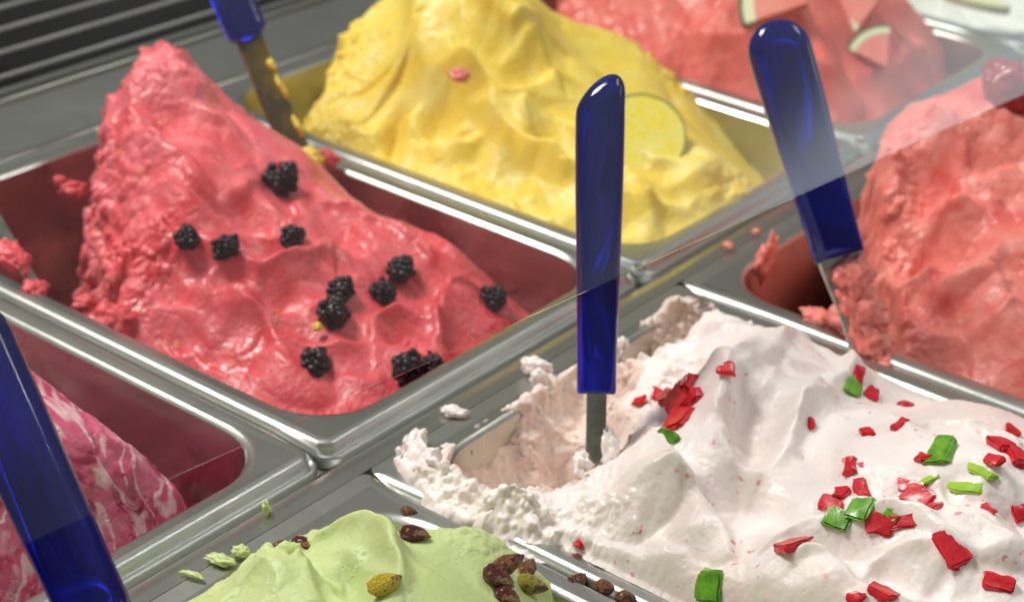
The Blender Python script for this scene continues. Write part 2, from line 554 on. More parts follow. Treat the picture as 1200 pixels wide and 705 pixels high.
# divider rail between the rows
rail = link_mesh('divider_rail', box_mesh(-0.012, RX - 0.0004, -0.55, 1.3, -0.030, -0.0112, 0.0012), M['steel'])
me = mesh_from('rail_top', *(lambda: (np.array([(x, y, z) for y in np.linspace(-0.55, 1.3, 40) for x, z in
     ((-0.004, -0.0108), (0.0012, -0.0088), (0.003, -0.0052), (0.006, -0.0030), (0.012, -0.0024), (RX - 0.0003, -0.0024), (RX - 0.0003, -0.0112))]),
     np.array([(j * 7 + i, j * 7 + i + 1, j * 7 + 7 + i + 1, j * 7 + 7 + i) for j in range(39) for i in range(6)])))())
rt = link_mesh('rail_top', me, M['steel'], rail)
tag(rail, 'flat steel divider rail running between the two rows of pans', 'rail')

# floor of the case under the pans
base = link_mesh('case_floor', box_mesh(-0.75, 0.75, -0.8, 1.6, -0.19, -0.16, 0), M['dark'], smooth=False)
tag(base, kind='structure')

# rear ledge, air grille
ledge = empty('rear_ledge', (-0.40, 0.3, -0.01))
tag(ledge, 'wide worn steel ledge running behind the rear row of pans', 'ledge')
link_mesh('top_plate', box_mesh(-0.424, -PL - 0.0012, -0.8, 1.6, -0.03, -0.0015, 0.002, 3), M['steel_dull'], ledge)
link_mesh('folded_edge', box_mesh(-0.4296, -0.4262, -0.8, 1.6, -0.03, 0.001, 0.0012, 3), M['steel_lip'], ledge)
link_mesh('support_strip', box_mesh(-0.4268, -0.4234, -0.8, 1.6, -0.03, -0.009, 0.0), M['dark'], ledge)
gr = empty('air_grille', (-0.55, 0.3, -0.05))
tag(gr, 'black slotted air grille with thin bright slats behind the ledge', 'grille')
link_mesh('grille_bed', box_mesh(-0.90, -0.4300, -0.8, 1.6, -0.09, -0.055, 0.0), M['black'], gr)
link_mesh('front_flange', box_mesh(-0.4440, -0.4375, -0.8, 1.6, -0.03, 0.000, 0.001), M['steel_dull'], gr)
sl = box_mesh(-0.0006, 0.0006, -0.8, 1.6, -0.0065, -0.004, 0.0003)
sl.materials.append(plain('bright_slat_edge', (0.62, 0.62, 0.60), 0.35, (0.5, 0.5, 0.5), 20))
for i in range(9):
    o = bpy.data.objects.new('slat', sl)
    COL.objects.link(o)
    o.location = (-0.470 - 0.036 * i, 0, 0)
    o.parent = gr
    o.matrix_parent_inverse = Matrix.Translation(-Vector(gr.location))
cbm = box_mesh(-0.78, -0.445, -0.0025, 0.0025, -0.055, -0.020, 0.0005)
cbm.materials.append(M['black'])
for y in (-0.2, 0.02, 0.24, 0.46, 0.68, 0.9):
    o = bpy.data.objects.new('cross_bar', cbm)
    COL.objects.link(o)
    o.location = (0, y, 0)
    o.parent = gr
    o.matrix_parent_inverse = Matrix.Translation(-Vector(gr.location))

# ------------------------------------------------------------------ gelato heaps


def tps(P, Z, lam=1e-4):
    n_ = len(P)
    d = np.linalg.norm(P[:, None] - P[None], axis=2)
    K = np.where(d > 0, d * d * np.log(d + 1e-12), 0) + lam * np.eye(n_) * 1e-2
    A = np.zeros((n_ + 3, n_ + 3))
    A[:n_, :n_] = K
    A[:n_, n_] = 1
    A[:n_, n_ + 1:] = P
    A[n_:, :n_] = A[:n_, n_:].T
    w = np.linalg.solve(A, np.concatenate([Z, np.zeros(3)]))

    def ev(X, Y):
        out = w[n_] + w[n_ + 1] * X + w[n_ + 2] * Y
        for i in range(n_):
            r2 = (X - P[i, 0]) ** 2 + (Y - P[i, 1]) ** 2
            out = out + w[i] * 0.5 * r2 * np.log(r2 + 1e-12)
        return out
    return ev


def catmull(P, k=5):
    P = np.asarray(P, float)
    if len(P) < 3:
        t = np.linspace(0, 1, k + 1)[:, None]
        return P[0] * (1 - t) + P[-1] * t
    Q = np.vstack([2 * P[0] - P[1], P, 2 * P[-1] - P[-2]])
    out = []
    for i in range(1, len(Q) - 2):
        p0, p1, p2, p3 = Q[i - 1:i + 3]
        for j in range(k):
            t = j / k
            out.append(0.5 * (2 * p1 + (p2 - p0) * t + (2 * p0 - 5 * p1 + 4 * p2 - p3) * t * t + (3 * p1 - p0 - 3 * p2 + p3) * t ** 3))
    out.append(Q[-2])
    return np.array(out)


class Heap:
    def __init__(s, rect, res, ctrl, floor=-0.10, z0=0.0, rad=0.034, rim=True, overflow=None, seed=0):
        s.rect = rect
        x0, x1, y0, y1 = rect
        s.nx = int((x1 - x0) / res) + 1
        s.ny = int((y1 - y0) / res) + 1
        s.xs = np.linspace(x0, x1, s.nx)
        s.ys = np.linspace(y0, y1, s.ny)
        s.X, s.Y = np.meshgrid(s.xs, s.ys, indexing='ij')
        P, Z = [], []
        for c in ctrl:
            if c[0] == 'w':            # world x, y, z
                P.append((c[1], c[2])); Z.append(c[3])
            else:
                q = onz(c[0], c[1], c[2])
                P.append(q[:2]); Z.append(c[2])
        s.P, s.Zc = np.array(P), np.array(Z)
        st = 4
        Xc, Yc = s.X[::st, ::st], s.Y[::st, ::st]
        # work on a coarse grid, then interpolate
        xc = np.linspace(x0, x1, s.nx // st + 2); yc = np.linspace(y0, y1, s.ny // st + 2)
        Xc, Yc = np.meshgrid(xc, yc, indexing='ij')
        Zc = tps(s.P, s.Zc, 2e-2)(Xc, Yc)
        s.Z = s._bilin(xc, yc, Zc, s.X, s.Y)
        s.Z0 = s.Z.copy()
        s.rough = np.zeros_like(s.Z)
        s.floor = floor
        s.z0 = z0
        s.seed = seed
        s.gain = 1.45
        s.rad = rad

    @staticmethod
    def _bilin(xc, yc, Zc, X, Y):
        fx = np.clip((X - xc[0]) / (xc[1] - xc[0]), 0, len(xc) - 1.001)
        fy = np.clip((Y - yc[0]) / (yc[1] - yc[0]), 0, len(yc) - 1.001)
        i = fx.astype(int); j = fy.astype(int)
        a = fx - i; b = fy - j
        return Zc[i, j] * (1 - a) * (1 - b) + Zc[i + 1, j] * a * (1 - b) + Zc[i, j + 1] * (1 - a) * b + Zc[i + 1, j + 1] * a * b

    def at(s, x, y):
        return float(s._bilin(s.xs, s.ys, s.Z, np.array(x), np.array(y)))

    def hit(s, px, py, base=False):
        """first point of the heap that is met from the viewpoint"""
        d = ray(px, py)
        t = (0.16 - CAM_C[2]) / d[2]
        t1 = (-0.12 - CAM_C[2]) / d[2]
        T = np.linspace(t, t1, 700)
        Q = CAM_C[None] + T[:, None] * d[None]
        Zg = s.Z0 if base else s.Z
        ins = (Q[:, 0] > s.rect[0]) & (Q[:, 0] < s.rect[1]) & (Q[:, 1] > s.rect[2]) & (Q[:, 1] < s.rect[3])
        zz = s._bilin(s.xs, s.ys, Zg, Q[:, 0], Q[:, 1])
        k = np.where(ins & (Q[:, 2] <= zz))[0]
        if len(k):
            return Q[k[0]]
        if base:
            return onz(px, py, float(np.median(s.Zc)))
        # missed (silhouette): closest approach
        g = np.where(ins, Q[:, 2] - zz, 9)
        return Q[int(np.argmin(g))]

    def _poly(s, pix, z=None):
        if z is None:
            return np.array([s.hit(a, b, True)[:2] for a, b in pix])
        return np.array([onz(a, b, z)[:2] for a, b in pix])

    def swoop(s, pix, width, depth, lip_l=.003, lip_r=.003):
        """a spatula drag: rounded trough with raised lips"""
        s.stroke(pix, depth, width, width, mode=(lip_l, lip_r), wob=.0035)

    def stroke(s, pix, amp, wl=0.006, wr=0.006, pw=1.45, world=False, taper=0.35, wob=0.0016, mode=None):
        if mode is None:
            wl *= 1.25; wr *= 1.25
            amp *= s.gain
        P = catmull(np.array(pix) if world else s._poly(pix), 6)
        m_ = 4 * max(wl, wr)
        i0, i1 = np.searchsorted(s.xs, [P[:, 0].min() - m_, P[:, 0].max() + m_])
        j0, j1 = np.searchsorted(s.ys, [P[:, 1].min() - m_, P[:, 1].max() + m_])
        i1 = min(i1 + 1, s.nx); j1 = min(j1 + 1, s.ny)
        X = s.X[i0:i1, j0:j1]; Y = s.Y[i0:i1, j0:j1]
        if X.size == 0:
            return
        wx = noise(X * 90, Y * 90, s.seed + 3.3) * wob
        wy = noise(X * 90, Y * 90, s.seed + 9.3) * wob
        X = X + wx; Y = Y + wy
        best = np.full(X.shape, 9.0); sg = np.zeros(X.shape); par = np.zeros(X.shape)
        seg = np.diff(P, axis=0)
        L = np.linalg.norm(seg, axis=1)
        cum = np.concatenate([[0], np.cumsum(L)])
        for k in range(len(seg)):
            if L[k] < 1e-7:
                continue
            dx = X - P[k, 0]; dy = Y - P[k, 1]
            t = np.clip((dx * seg[k, 0] + dy * seg[k, 1]) / L[k] ** 2, 0, 1)
            ex = dx - t * seg[k, 0]; ey = dy - t * seg[k, 1]
            d = np.hypot(ex, ey)
            c = seg[k, 0] * dy - seg[k, 1] * dx
            u = d < best
            best = np.where(u, d, best)
            sg = np.where(u, np.sign(c), sg)
            par = np.where(u, (cum[k] + t * L[k]) / cum[-1], par)
        if mode is not None:
            wid = wl * (0.55 + 0.45 * np.sin(np.clip(par, 0, 1) * math.pi))
            u = best / wid
            tp = sstep(np.minimum(par, 1 - par) / .28) * .999
            lip = np.where(sg > 0, mode[0], mode[1])
            inner = -amp * np.clip(1 - u * u, 0, 1) ** .8
            outer = lip * np.where(u > 1, np.exp(-((u - 1) / .42) ** 2), np.exp(-((u - 1) / .16) ** 2))
            s.Z[i0:i1, j0:j1] += (inner + outer) * tp
            return
        w = np.where(sg > 0, wl, wr)
        f = np.exp(-(best / w) ** pw)
        tp = np.minimum(1, np.minimum(par, 1 - par) / taper + 0.02)
        s.Z[i0:i1, j0:j1] += amp * f * np.sqrt(tp)

    def dab(s, px, py, rx, ry, ang, depth, world=False):
        c = (px, py) if world else s.hit(px, py, True)[:2]
        a = math.radians(ang)
        X = s.X - c[0]; Y = s.Y - c[1]
        u = (X * math.cos(a) + Y * math.sin(a)) / rx
        v_ = (-X * math.sin(a) + Y * math.cos(a)) / ry
        r2 = np.clip(u * u + v_ * v_, 0, 1)
        s.Z -= 1.5 * depth * (1 - r2) ** 1.5

    def polydist(s, P, warp=0.0, fr=60):
        """signed distance, positive inside the polygon"""
        X = s.X + warp * fbm(s.X * fr, s.Y * fr, s.seed + 1.7)
        Y = s.Y + warp * fbm(s.X * fr, s.Y * fr, s.seed + 7.7)
        best = np.full(X.shape, 9.0)
        ins = np.zeros(X.shape, bool)
        n_ = len(P)
        for k in range(n_):
            a = P[k]; b = P[(k + 1) % n_]
            e = b - a
            dx = X - a[0]; dy = Y - a[1]
            t = np.clip((dx * e[0] + dy * e[1]) / (e @ e), 0, 1)
            best = np.minimum(best, np.hypot(dx - t * e[0], dy - t * e[1]))
            cond = ((a[1] > Y) != (b[1] > Y)) & (X < (b[0] - a[0]) * (Y - a[1]) / (b[1] - a[1] + 1e-12) + a[0])
            ins ^= cond
        return np.where(ins, best, -best)

    def bowl(s, P, depth, edge, warp=0.002, rough=0.0, fr=60):
        d = s.polydist(P, warp, fr)
        k = sstep((d + 0.001) / edge) ** 0.8
        s.Z -= depth * k
        if rough:
            s.rough = np.maximum(s.rough, rough * sstep((d + 0.008) / 0.010))

    def cliff(s, P, edge=0.007, warp=0.004, rough=1.0, low=None, fr=60, band=0.018):
        """everything outside the polygon falls to the floor"""
        d = s.polydist(P, warp, fr)
        k = sstep(d / edge + 0.5) ** 0.7
        lo = s.floor if low is None else low
        s.Z = lo + (s.Z - lo) * k
        s.rough = np.maximum(s.rough, rough * np.exp(-np.maximum(d, 0) / band) * (d > -0.03))

    def dollop(s, px, py, rx, ry, ang, h, tilt=0.0, world=False, off=.25):
        """a rounded lump laid over the surface, with a crisp seam round it"""
        c = (px, py) if world else s.hit(px, py, True)[:2]
        a = math.radians(ang)
        wx = .0035 * fbm(s.X * 45, s.Y * 45, s.seed + px * .01, 2)
        wy = .0035 * fbm(s.X * 45, s.Y * 45, s.seed + py * .01 + 7, 2)
        X = s.X - c[0] + wx; Y = s.Y - c[1] + wy
        u = (X * math.cos(a) + Y * math.sin(a)) / rx
        v_ = (-X * math.sin(a) + Y * math.cos(a)) / ry
        r2 = u * u + v_ * v_
        L = s.Z0 + h * (np.sqrt(np.clip(1 - r2, 0, 1)) * (1 + tilt * u)) - h * off - .02 * (r2 > 1)
        k = .0012
        t = np.clip(.5 + .5 * (L - s.Z) / k, 0, 1)
        s.Z = s.Z * (1 - t) + L * t + k * t * (1 - t)

    def puff(s, amp, fr, warp=.5, sx=1.0, sy=1.0):
        """rounded lobes with narrow valleys between them"""
        wx = fbm(s.X * fr * .5, s.Y * fr * .5, s.seed + 61, 2) * warp
        wy = fbm(s.X * fr * .5, s.Y * fr * .5, s.seed + 71, 2) * warp
        b = np.abs(noise(s.X * fr * sx + wx, s.Y * fr * sy + wy, s.seed + 81.5))
        s.Z += amp * (np.sqrt(b * b + .0015) - .25)

    def smooth(s, n_=2):
        for _ in range(n_):
            Z = s.Z
            Z[1:-1] = .25 * Z[:-2] + .5 * Z[1:-1] + .25 * Z[2:]
            Z[:, 1:-1] = .25 * Z[:, :-2] + .5 * Z[:, 1:-1] + .25 * Z[:, 2:]

    def uneven(s, amp, fr, warp=0.3, ridged=0.0, rfr=40):
        wx = noise(s.X * fr * .6, s.Y * fr * .6, s.seed + 2.1) * warp
        wy = noise(s.X * fr * .6, s.Y * fr * .6, s.seed + 5.1) * warp
        s.Z += amp * fbm(s.X * fr + wx, s.Y * fr * 0.8 + wy, s.seed, 2)
        if ridged:
            r = 1 - np.abs(fbm(s.X * rfr * .7 + 2 * wx, s.Y * rfr + 2 * wy, s.seed + 31, 2)) * 1.8
            s.Z += ridged * np.clip(r, 0, 1) ** 3

    def build(s, name, mat, parent, open_rect, spill=None, micro=0.00035, rough_amp=0.0032, slope=1.6, rmat=None, lim0=-0.001):
        x0, x1, y0, y1 = open_rect
        r = s.rad
        cx = (x0 + x1) / 2; cy = (y0 + y1) / 2
        qx = np.abs(s.X - cx) - (x1 - x0) / 2 + r
        qy = np.abs(s.Y - cy) - (y1 - y0) / 2 + r
        d = -(np.hypot(np.maximum(qx, 0), np.maximum(qy, 0)) + np.minimum(np.maximum(qx, qy), 0) - r)
        lim = s.z0 + lim0 + slope * np.maximum(d, 0) + 0.4 * np.minimum(d, 0)
        if spill is not None:
            k = sstep((s.polydist(spill, 0.002) + 0.004) / 0.010)
            lim = lim + k * 0.05
        kk = 0.004
        Z = s.Z
        h = np.clip(0.5 + 0.5 * (lim - Z) / kk, 0, 1)
        s.Z = Z * h + lim * (1 - h) - kk * h * (1 - h)
        # vertices displaced along their normals so broken edges overhang a little
        gx, gy = np.gradient(s.Z, s.xs, s.ys)
        N = np.stack([-gx, -gy, np.ones_like(gx)], -1)
        N /= np.linalg.norm(N, axis=-1, keepdims=True)
        V = np.stack([s.X, s.Y, s.Z], -1)
        p_ = V * 1.0
        lump = np.abs(fbm(p_[..., 0] * 95, p_[..., 1] * 95, p_[..., 2] * 95 + s.seed, 4)) * (.55 + 1.1 * sstep(.5 + noise(s.X * 40, s.Y * 40, s.seed + .5)))
        lump2 = fbm(p_[..., 0] * 55, p_[..., 1] * 55, p_[..., 2] * 55 + s.seed, 2)
        mic = fbm(p_[..., 0] * 330, p_[..., 1] * 330, p_[..., 2] * 330 + s.seed, 2)
        steep = sstep((1 - N[..., 2] - 0.25) / 0.4)
        R = np.clip(s.rough, 0, 1)
        disp = R * (rough_amp * (lump * 1.3 - 0.35) + rough_amp * 0.9 * lump2) + micro * mic * (0.5 + R)
        V = V + N * disp[..., None]
        keep = d > -0.003
        if spill is not None:
            keep |= s.polydist(spill, 0.0) > -0.012
        idx = np.arange(s.nx * s.ny).reshape(s.nx, s.ny)
        kf = keep[:-1, :-1] & keep[1:, :-1] & keep[1:, 1:] & keep[:-1, 1:]
        kf &= (s.Z[:-1, :-1] > s.floor - 0.03)
        F = np.stack([idx[:-1, :-1], idx[1:, :-1], idx[1:, 1:], idx[:-1, 1:]], -1)[kf]
        used = np.unique(F)
        mp = np.zeros(s.nx * s.ny, int); mp[used] = np.arange(len(used))
        me_ = mesh_from(name, V.reshape(-1, 3)[used], mp[F])
        o = link_mesh(name, me_, mat, parent)
        if rmat is not None:
            me_.materials.append(rmat)
            Rf = s.rough2[:-1, :-1][kf] if hasattr(s, 'rough2') else R[:-1, :-1][kf]
            jit = 0.18 * noise(s.X * 160, s.Y * 160, 4.4)[:-1, :-1][kf]
            me_.polygons.foreach_set('material_index', (Rf + jit > 0.55).astype(np.int32))
        s.obj = o
        return o


def opening(x0, y0):
    return (x0 + 0.0145, x0 + PL - 0.0145, y0 + 0.0125, y0 + PW - 0.0105)


def world_poly(pts):
    return np.array(pts, float)


# ---- raspberry red heap with blackberries
A = Heap((-PL + 0.008, -0.008, 0.006, 0.245), 0.00055, [
    (200, 62, .066), (165, 62, .063), (142, 100, .052), (112, 170, .036), (105, 240, .012), (108, 330, -.018), (230, 90, .060),
    (290, 135, .036), (370, 195, .020), (440, 252, .012), (540, 305, .002), (600, 355, -.014),
    (200, 160, .056), (250, 200, .042), (325, 213, .028), (221, 280, .022), (265, 292, .020), (341, 281, .018), (420, 300, .010),
    (398, 350, .004), (467, 320, .004), (575, 352, -.013), (367, 430, -.010), (485, 435, -.014),
    (160, 340, .002), (200, 392, -.014), (300, 452, -.018), (385, 478, -.022), (560, 398, -.020), (620, 368, -.022),
    ('w', -.25, .236, -.02), ('w', -.15, .236, -.04), ('w', -.06, .232, -.045), ('w', -.32, .236, .01), ('w', -.02, .22, -.035),
    ('w', -.20, .232, -.03)], seed=3)
for a_ in ((190, 105, .030, .026, 20, .011, .2), (150, 190, .020, .026, 60, .009, 0), (215, 225, .022, .016, -20, .007, .2), (320, 170, .030, .018, 10, .006, 0),
           (150, 330, .016, .018, 0, .008, 0), (250, 385, .026, .016, 25, .007, .2), (340, 440, .026, .014, 10, .006, 0), (480, 410, .020, .018, 0, .008, .2),
           (556, 372, .022, .018, 30, .008, .2), (400, 320, .022, .014, 20, .006, .3), (470, 290, .024, .016, -20, .006, 0)):
    A.dollop(*a_)
A.gain = 1.6
A.stroke([(150, 262), (173, 297), (230, 305), (265, 312)], .005, .010, .0022)
A.stroke([(190, 312), (212, 332), (232, 352)], .0035, .004, .003)
A.stroke([(268, 312), (250, 334), (232, 352), (222, 362)], .004, .0025, .008)
A.stroke([(265, 315), (305, 327), (350, 314), (395, 292), (408, 308)], .006, .003, .010)
A.stroke([(232, 352), (262, 348), (290, 358), (318, 372)], .005, .004, .006)
A.stroke([(437, 404), (437, 380), (460, 374), (490, 375), (509, 388), (510, 420)], .006, .0022, .011)
A.stroke([(330, 392), (372, 408), (415, 408), (437, 400)], .0035, .004, .003)
A.stroke([(516, 420), (515, 380), (522, 352), (545, 330)], .005, .0025, .009)
A.stroke([(440, 262), (490, 275), (535, 312), (572, 345)], .004, .008, .003)
A.stroke([(380, 225), (420, 262), (445, 300)], .0022, .010, .004)
A.stroke([(150, 112), (200, 110), (248, 108)], .005, .0025, .010)
A.stroke([(156, 108), (152, 140), (162, 165)], .006, .009, .003)
A.stroke([(118, 190), (165, 180), (215, 188)], .0035, .003, .006)
A.stroke([(160, 240), (200, 236), (240, 248), (262, 240)], .0035, .003, .006)
A.stroke([(170, 60), (205, 72), (250, 90)], .004, .006, .004)
A.stroke([(305, 222), (322, 255), (300, 292)], .004, .004, .007)
A.stroke([(180, 370), (225, 378), (255, 405)], .0035, .005, .004)
A.stroke([(240, 430), (300, 415), (350, 440)], .0025, .006, .004)
A.stroke([(395, 440), (430, 455), (450, 440)], .003, .004, .004)
A.stroke([(300, 190), (360, 215), (400, 250)], .0025, .006, .006)
A.swoop([(180, 232), (245, 262), (305, 250), (335, 215)], .017, .006, .003, .004)
A.swoop([(225, 328), (300, 350), (370, 335), (430, 312)], .012, .004, .003, .003)
A.swoop([(435, 392), (480, 398), (515, 430)], .012, .004, .003, .003)
A.swoop([(515, 352), (570, 365), (610, 372)], .010, .004, .003, .002)
A.swoop([(170, 140), (230, 152), (295, 180)], .018, .004, .004, .003)
A.swoop([(350, 235), (420, 268), (480, 310), (530, 350)], .013, .003, .003, .002)
A.swoop([(190, 375), (260, 400), (335, 440)], .014, .005, .003, .003)
A.swoop([(160, 90), (200, 100), (250, 115)], .012, .004, .003, .003)
A.dab(285, 255, .030, .020, 20, .007)
A.dab(212, 335, .016, .012, 20, .005)
A.dab(265, 335, .016, .012, 20, .003)
A.dab(470, 398, .020, .013, 0, .005)
A.dab(330, 350, .018, .012, 0, .004)
A.dab(200, 135, .026, .022, 0, .005)
A.dab(400, 270, .026, .016, -30, .004)
A.dab(360, 405, .020, .014, 0, .004)
A.puff(.006, 32, .7)
A.uneven(.0024, 24, .5)
A.smooth(4)
A.cliff(world_poly([(-.350, .26)] + [tuple(onz(*q)[:2]) for q in ((160, 60, .062), (146, 100, .048), (116, 150, .038), (110, 200, .022), (98, 280, .0), (98, 335, -.02), (150, 392, -.03))] + [(-.19, -.01), (0, -.01), (0, .26)]),
        edge=.010, warp=.010, fr=38, rough=1.0, low=-.11, band=.015)
A.rough = np.maximum(A.rough, .14 * sstep((-.19 - A.X) / .06))
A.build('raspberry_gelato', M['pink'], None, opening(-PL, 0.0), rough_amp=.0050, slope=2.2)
tag(A.obj, 'raspberry red gelato heaped to a ragged peak and dotted with blackberries', 'gelato')

# ---- yellow heap
B = Heap((-PL + 0.008, -0.008, 0.256, 0.495), 0.0007, [
    (412, 30, .042), (352, 130, .002), (380, 100, .017), (420, 150, .003), (462, 168, .001), (350, 160, -.006), (430, 40, .042), (470, 60, .044),
    (500, 5, .072), (620, 5, .075), (560, 40, .064), (530, 90, .040), (540, 125, .026), (600, 90, .044), (655, 40, .052), (690, 78, .038),
    (650, 120, .031), (720, 120, .026), (760, 160, .020), (800, 162, .020), (840, 188, .019), (872, 210, .006), (882, 228, -.006), (600, 190, .009), (560, 205, .000),
    (650, 245, -.003), (740, 273, -.008), (700, 200, .012), (800, 240, .001), (850, 230, -.002), (500, 185, .001), (510, 150, .012),
    ('w', -.02, .45, -.04), ('w', -.10, .48, -.01), ('w', -.2, .49, .0), ('w', -.3, .485, -.02), ('w', -.06, .465, -.03), ('w', -.18, .47, .035)], seed=8)
for a_ in ((425, 90, .036, .034, 30, .014, .2), (590, 25, .050, .034, 10, .016, .1), (545, 95, .026, .016, 0, .008, 0), (530, 165, .030, .026, 20, .009, 0),
           (650, 150, .030, .022, 10, .010, .2), (740, 225, .034, .022, 0, .010, .2), (820, 215, .024, .026, 20, .009, 0), (610, 215, .030, .020, 0, .008, 0),
           (690, 90, .024, .024, 0, .010, 0), (450, 160, .016, .014, 0, .008, 0)):
    B.dollop(a_[0], a_[1], a_[2] * .8, a_[3] * .8, a_[4], a_[5] * 1.3, a_[6], off=.7)
B.gain = 1.5
B.stroke([(486, -20), (481, 20), (480, 50), (487, 75), (503, 97), (535, 101), (577, 111), (620, 121), (663, 123)], .010, .018, .0025)
B.stroke([(528, 112), (547, 130), (575, 143), (600, 167), (633, 187), (677, 197)], .007, .010, .0025)
B.stroke([(473, 138), (487, 160), (507, 167), (533, 160), (557, 152)], .004, .006, .002)
B.stroke([(500, 108), (475, 130), (464, 155), (462, 187)], -.010, .003, .005, pw=1.6)
B.stroke([(470, 150), (478, 125), (498, 112)], .005, .004, .004)
B.stroke([(617, 123), (612, 142), (622, 162)], .005, .008, .003)
B.stroke([(395, 140), (408, 158), (440, 178)], .005, .006, .003)
B.stroke([(765, 228), (760, 250), (768, 283)], .005, .004, .010)
B.stroke([(560, 52), (590, 70), (622, 50), (640, 30)], .005, .004, .008)
B.stroke([(540, 200), (560, 185), (552, 215)], -.004, .006, .006)
B.stroke([(700, 150), (740, 205), (800, 215), (850, 195)], .0035, .008, .004)
B.swoop([(520, 20), (590, 78), (640, 65), (680, 90)], .016, .007, .005, .004)
B.swoop([(485, 152), (530, 150), (575, 135)], .014, .006, .003, .004)
B.swoop([(630, 140), (680, 178), (760, 215), (830, 212)], .016, .005, .004, .004)
B.swoop([(580, 190), (640, 225), (710, 245)], .016, .006, .004, .003)
B.dab(598, 80, .034, .022, 10, .008)
B.dab(435, 90, .030, .026, 20, .007)
B.dab(515, 145, .018, .014, 0, .005)
B.dab(650, 160, .022, .018, 0, .006)
B.dab(590, 210, .022, .018, 0, .004)
B.dab(735, 262, .016, .010, 0, .004)
B.puff(.005, 26, .7)
B.uneven(.0022, 20, .5)
B.smooth(2)
B.cliff(world_poly([(-.345, .51), (-.335, .42)] + [tuple(onz(*q)[:2]) for q in ((402, 22, .048), (378, 72, .030), (356, 120, .010), (354, 150, .0), (376, 172, -.01))] + [(-.25, .24), (0, .24), (0, .51)]),
        edge=.012, warp=.008, rough=1.0, low=-.11, band=.014, fr=36)
B.rough = np.maximum(B.rough, .75 * np.exp(-np.abs(B.Y - .475) / .012) * (B.X < -.12))
B.build('mango_gelato', M['yellow'], None, opening(-PL, 0.25), rough_amp=.0048, slope=2.6)
tag(B.obj, 'tall folded heap of yellow mango gelato', 'gelato')

# ---- watermelon heap (out of focus)
D = Heap((-PL + 0.008, -0.008, 0.506, 0.745), 0.0011, [
    (705, 50, .012), (745, 15, .030), (720, 75, -.004), (800, 40, .020), (860, 110, -.010), (960, 140, -.016), (1060, 105, -.018), (1125, 60, -.018),
    (1040, 50, .012), (850, 30, .030), (930, 0, .045), (990, 90, .004), (900, 70, .014), (1090, 45, -.002), (1000, 20, .03),
    ('w', -.05, .73, -.04), ('w', -.2, .735, -.01)], seed=15)
for a_ in ((760, 60, .030, .030, 20, .012, .1), (850, 90, .040, .026, 0, .012, 0), (960, 100, .034, .024, 10, .012, .2), (1070, 80, .030, .022, 0, .011, 0), (900, 30, .04, .03, 0, .014, 0)):
    D.dollop(*a_)
D.gain = 2
D.stroke([(790, 45), (830, 75), (880, 70)], .005, .006, .004)
D.stroke([(860, 90), (920, 95), (990, 115)], .005, .008, .003)
D.stroke([(720, 30), (760, 60), (800, 90)], .004, .005, .004)
D.stroke([(1000, 100), (1060, 85), (1110, 60)], .004, .006, .004)
D.dab(920, 50, .03, .02, 0, .008)
D.puff(.010, 30, .7)
D.uneven(.005, 26, .5)
D.cliff(world_poly([(-.262, .5), (-.268, .54), (-.272, .58), (-.31, .64), (-.33, .76), (0, .76), (0, .5)]), edge=.02, warp=.006, low=-.11)
D.build('watermelon_gelato', M['melon'], None, opening(-PL, 0.50))
tag(D.obj, 'blurred red watermelon gelato with melon wedges stuck in it', 'gelato')

# ---- lemon cream
E_ = Heap((-PL + 0.008, -0.008, 0.756, 0.995), 0.0016, [
    ('w', -.3, .78, .01), ('w', -.2, .78, .008), ('w', -.1, .78, .0), ('w', -.03, .78, -.012), ('w', -.15, .9, .03), ('w', -.3, .95, .03), ('w', -.03, .95, .0)], seed=21)
E_.uneven(.003, 24, .5, .002, 30)
E_.build('lemon_gelato', M['cream'], None, opening(-PL, 0.75))
tag(E_.obj, 'pale cream lemon gelato in the top right corner', 'gelato')

# ---- raspberry swirl
Fh = Heap((-PL + 0.008, -0.008, -0.244, -0.005), 0.0007, [
    (50, 452, .006), (85, 470, .006), (130, 515, .002), (180, 548, -.006), (215, 590, -.024), (150, 570, .000), (100, 540, .014), (100, 640, -.018),
    (140, 640, -.020), (0, 560, .030), (40, 600, .012), (0, 640, .012), (0, 700, -.008), (30, 680, -.012), (-60, 520, .03),
    ('w', -.05, -.02, -.07), ('w', -.12, -.02, -.06), ('w', -.2, -.02, -.05), ('w', -.02, -.05, -.06), ('w', -.3, -.02, -.05)], seed=27)
Fh.stroke([(90, 480), (125, 530), (165, 545)], .004, .008, .003)
Fh.stroke([(175, 548), (160, 575), (140, 590), (130, 620)], .005, .003, .010)
Fh.stroke([(60, 470), (85, 520), (110, 580)], .003, .005, .005)
Fh.stroke([(185, 560), (205, 580), (195, 600)], .004, .004, .006)
Fh.stroke([(0, 600), (20, 650), (80, 660)], .005, .004, .010)
Fh.stroke([(150, 600), (158, 620), (140, 640)], -.004, .005, .004)
Fh.uneven(.003, 26, .6, .002, 40)
for a_ in ((110, 560, .030, .024, 20, .010, .1), (180, 590, .018, .018, 0, .009, 0), (60, 640, .030, .022, 30, .009, .1), (70, 500, .026, .02, 60, .008, 0)):
    Fh.dollop(*a_)
Fh.smooth(3)
Fh.rough[:] = .12
Fh.build('swirl_gelato', M['swirl'], None, opening(-PL, -0.25))
tag(Fh.obj, 'white and raspberry marbled gelato at the left edge', 'gelato')

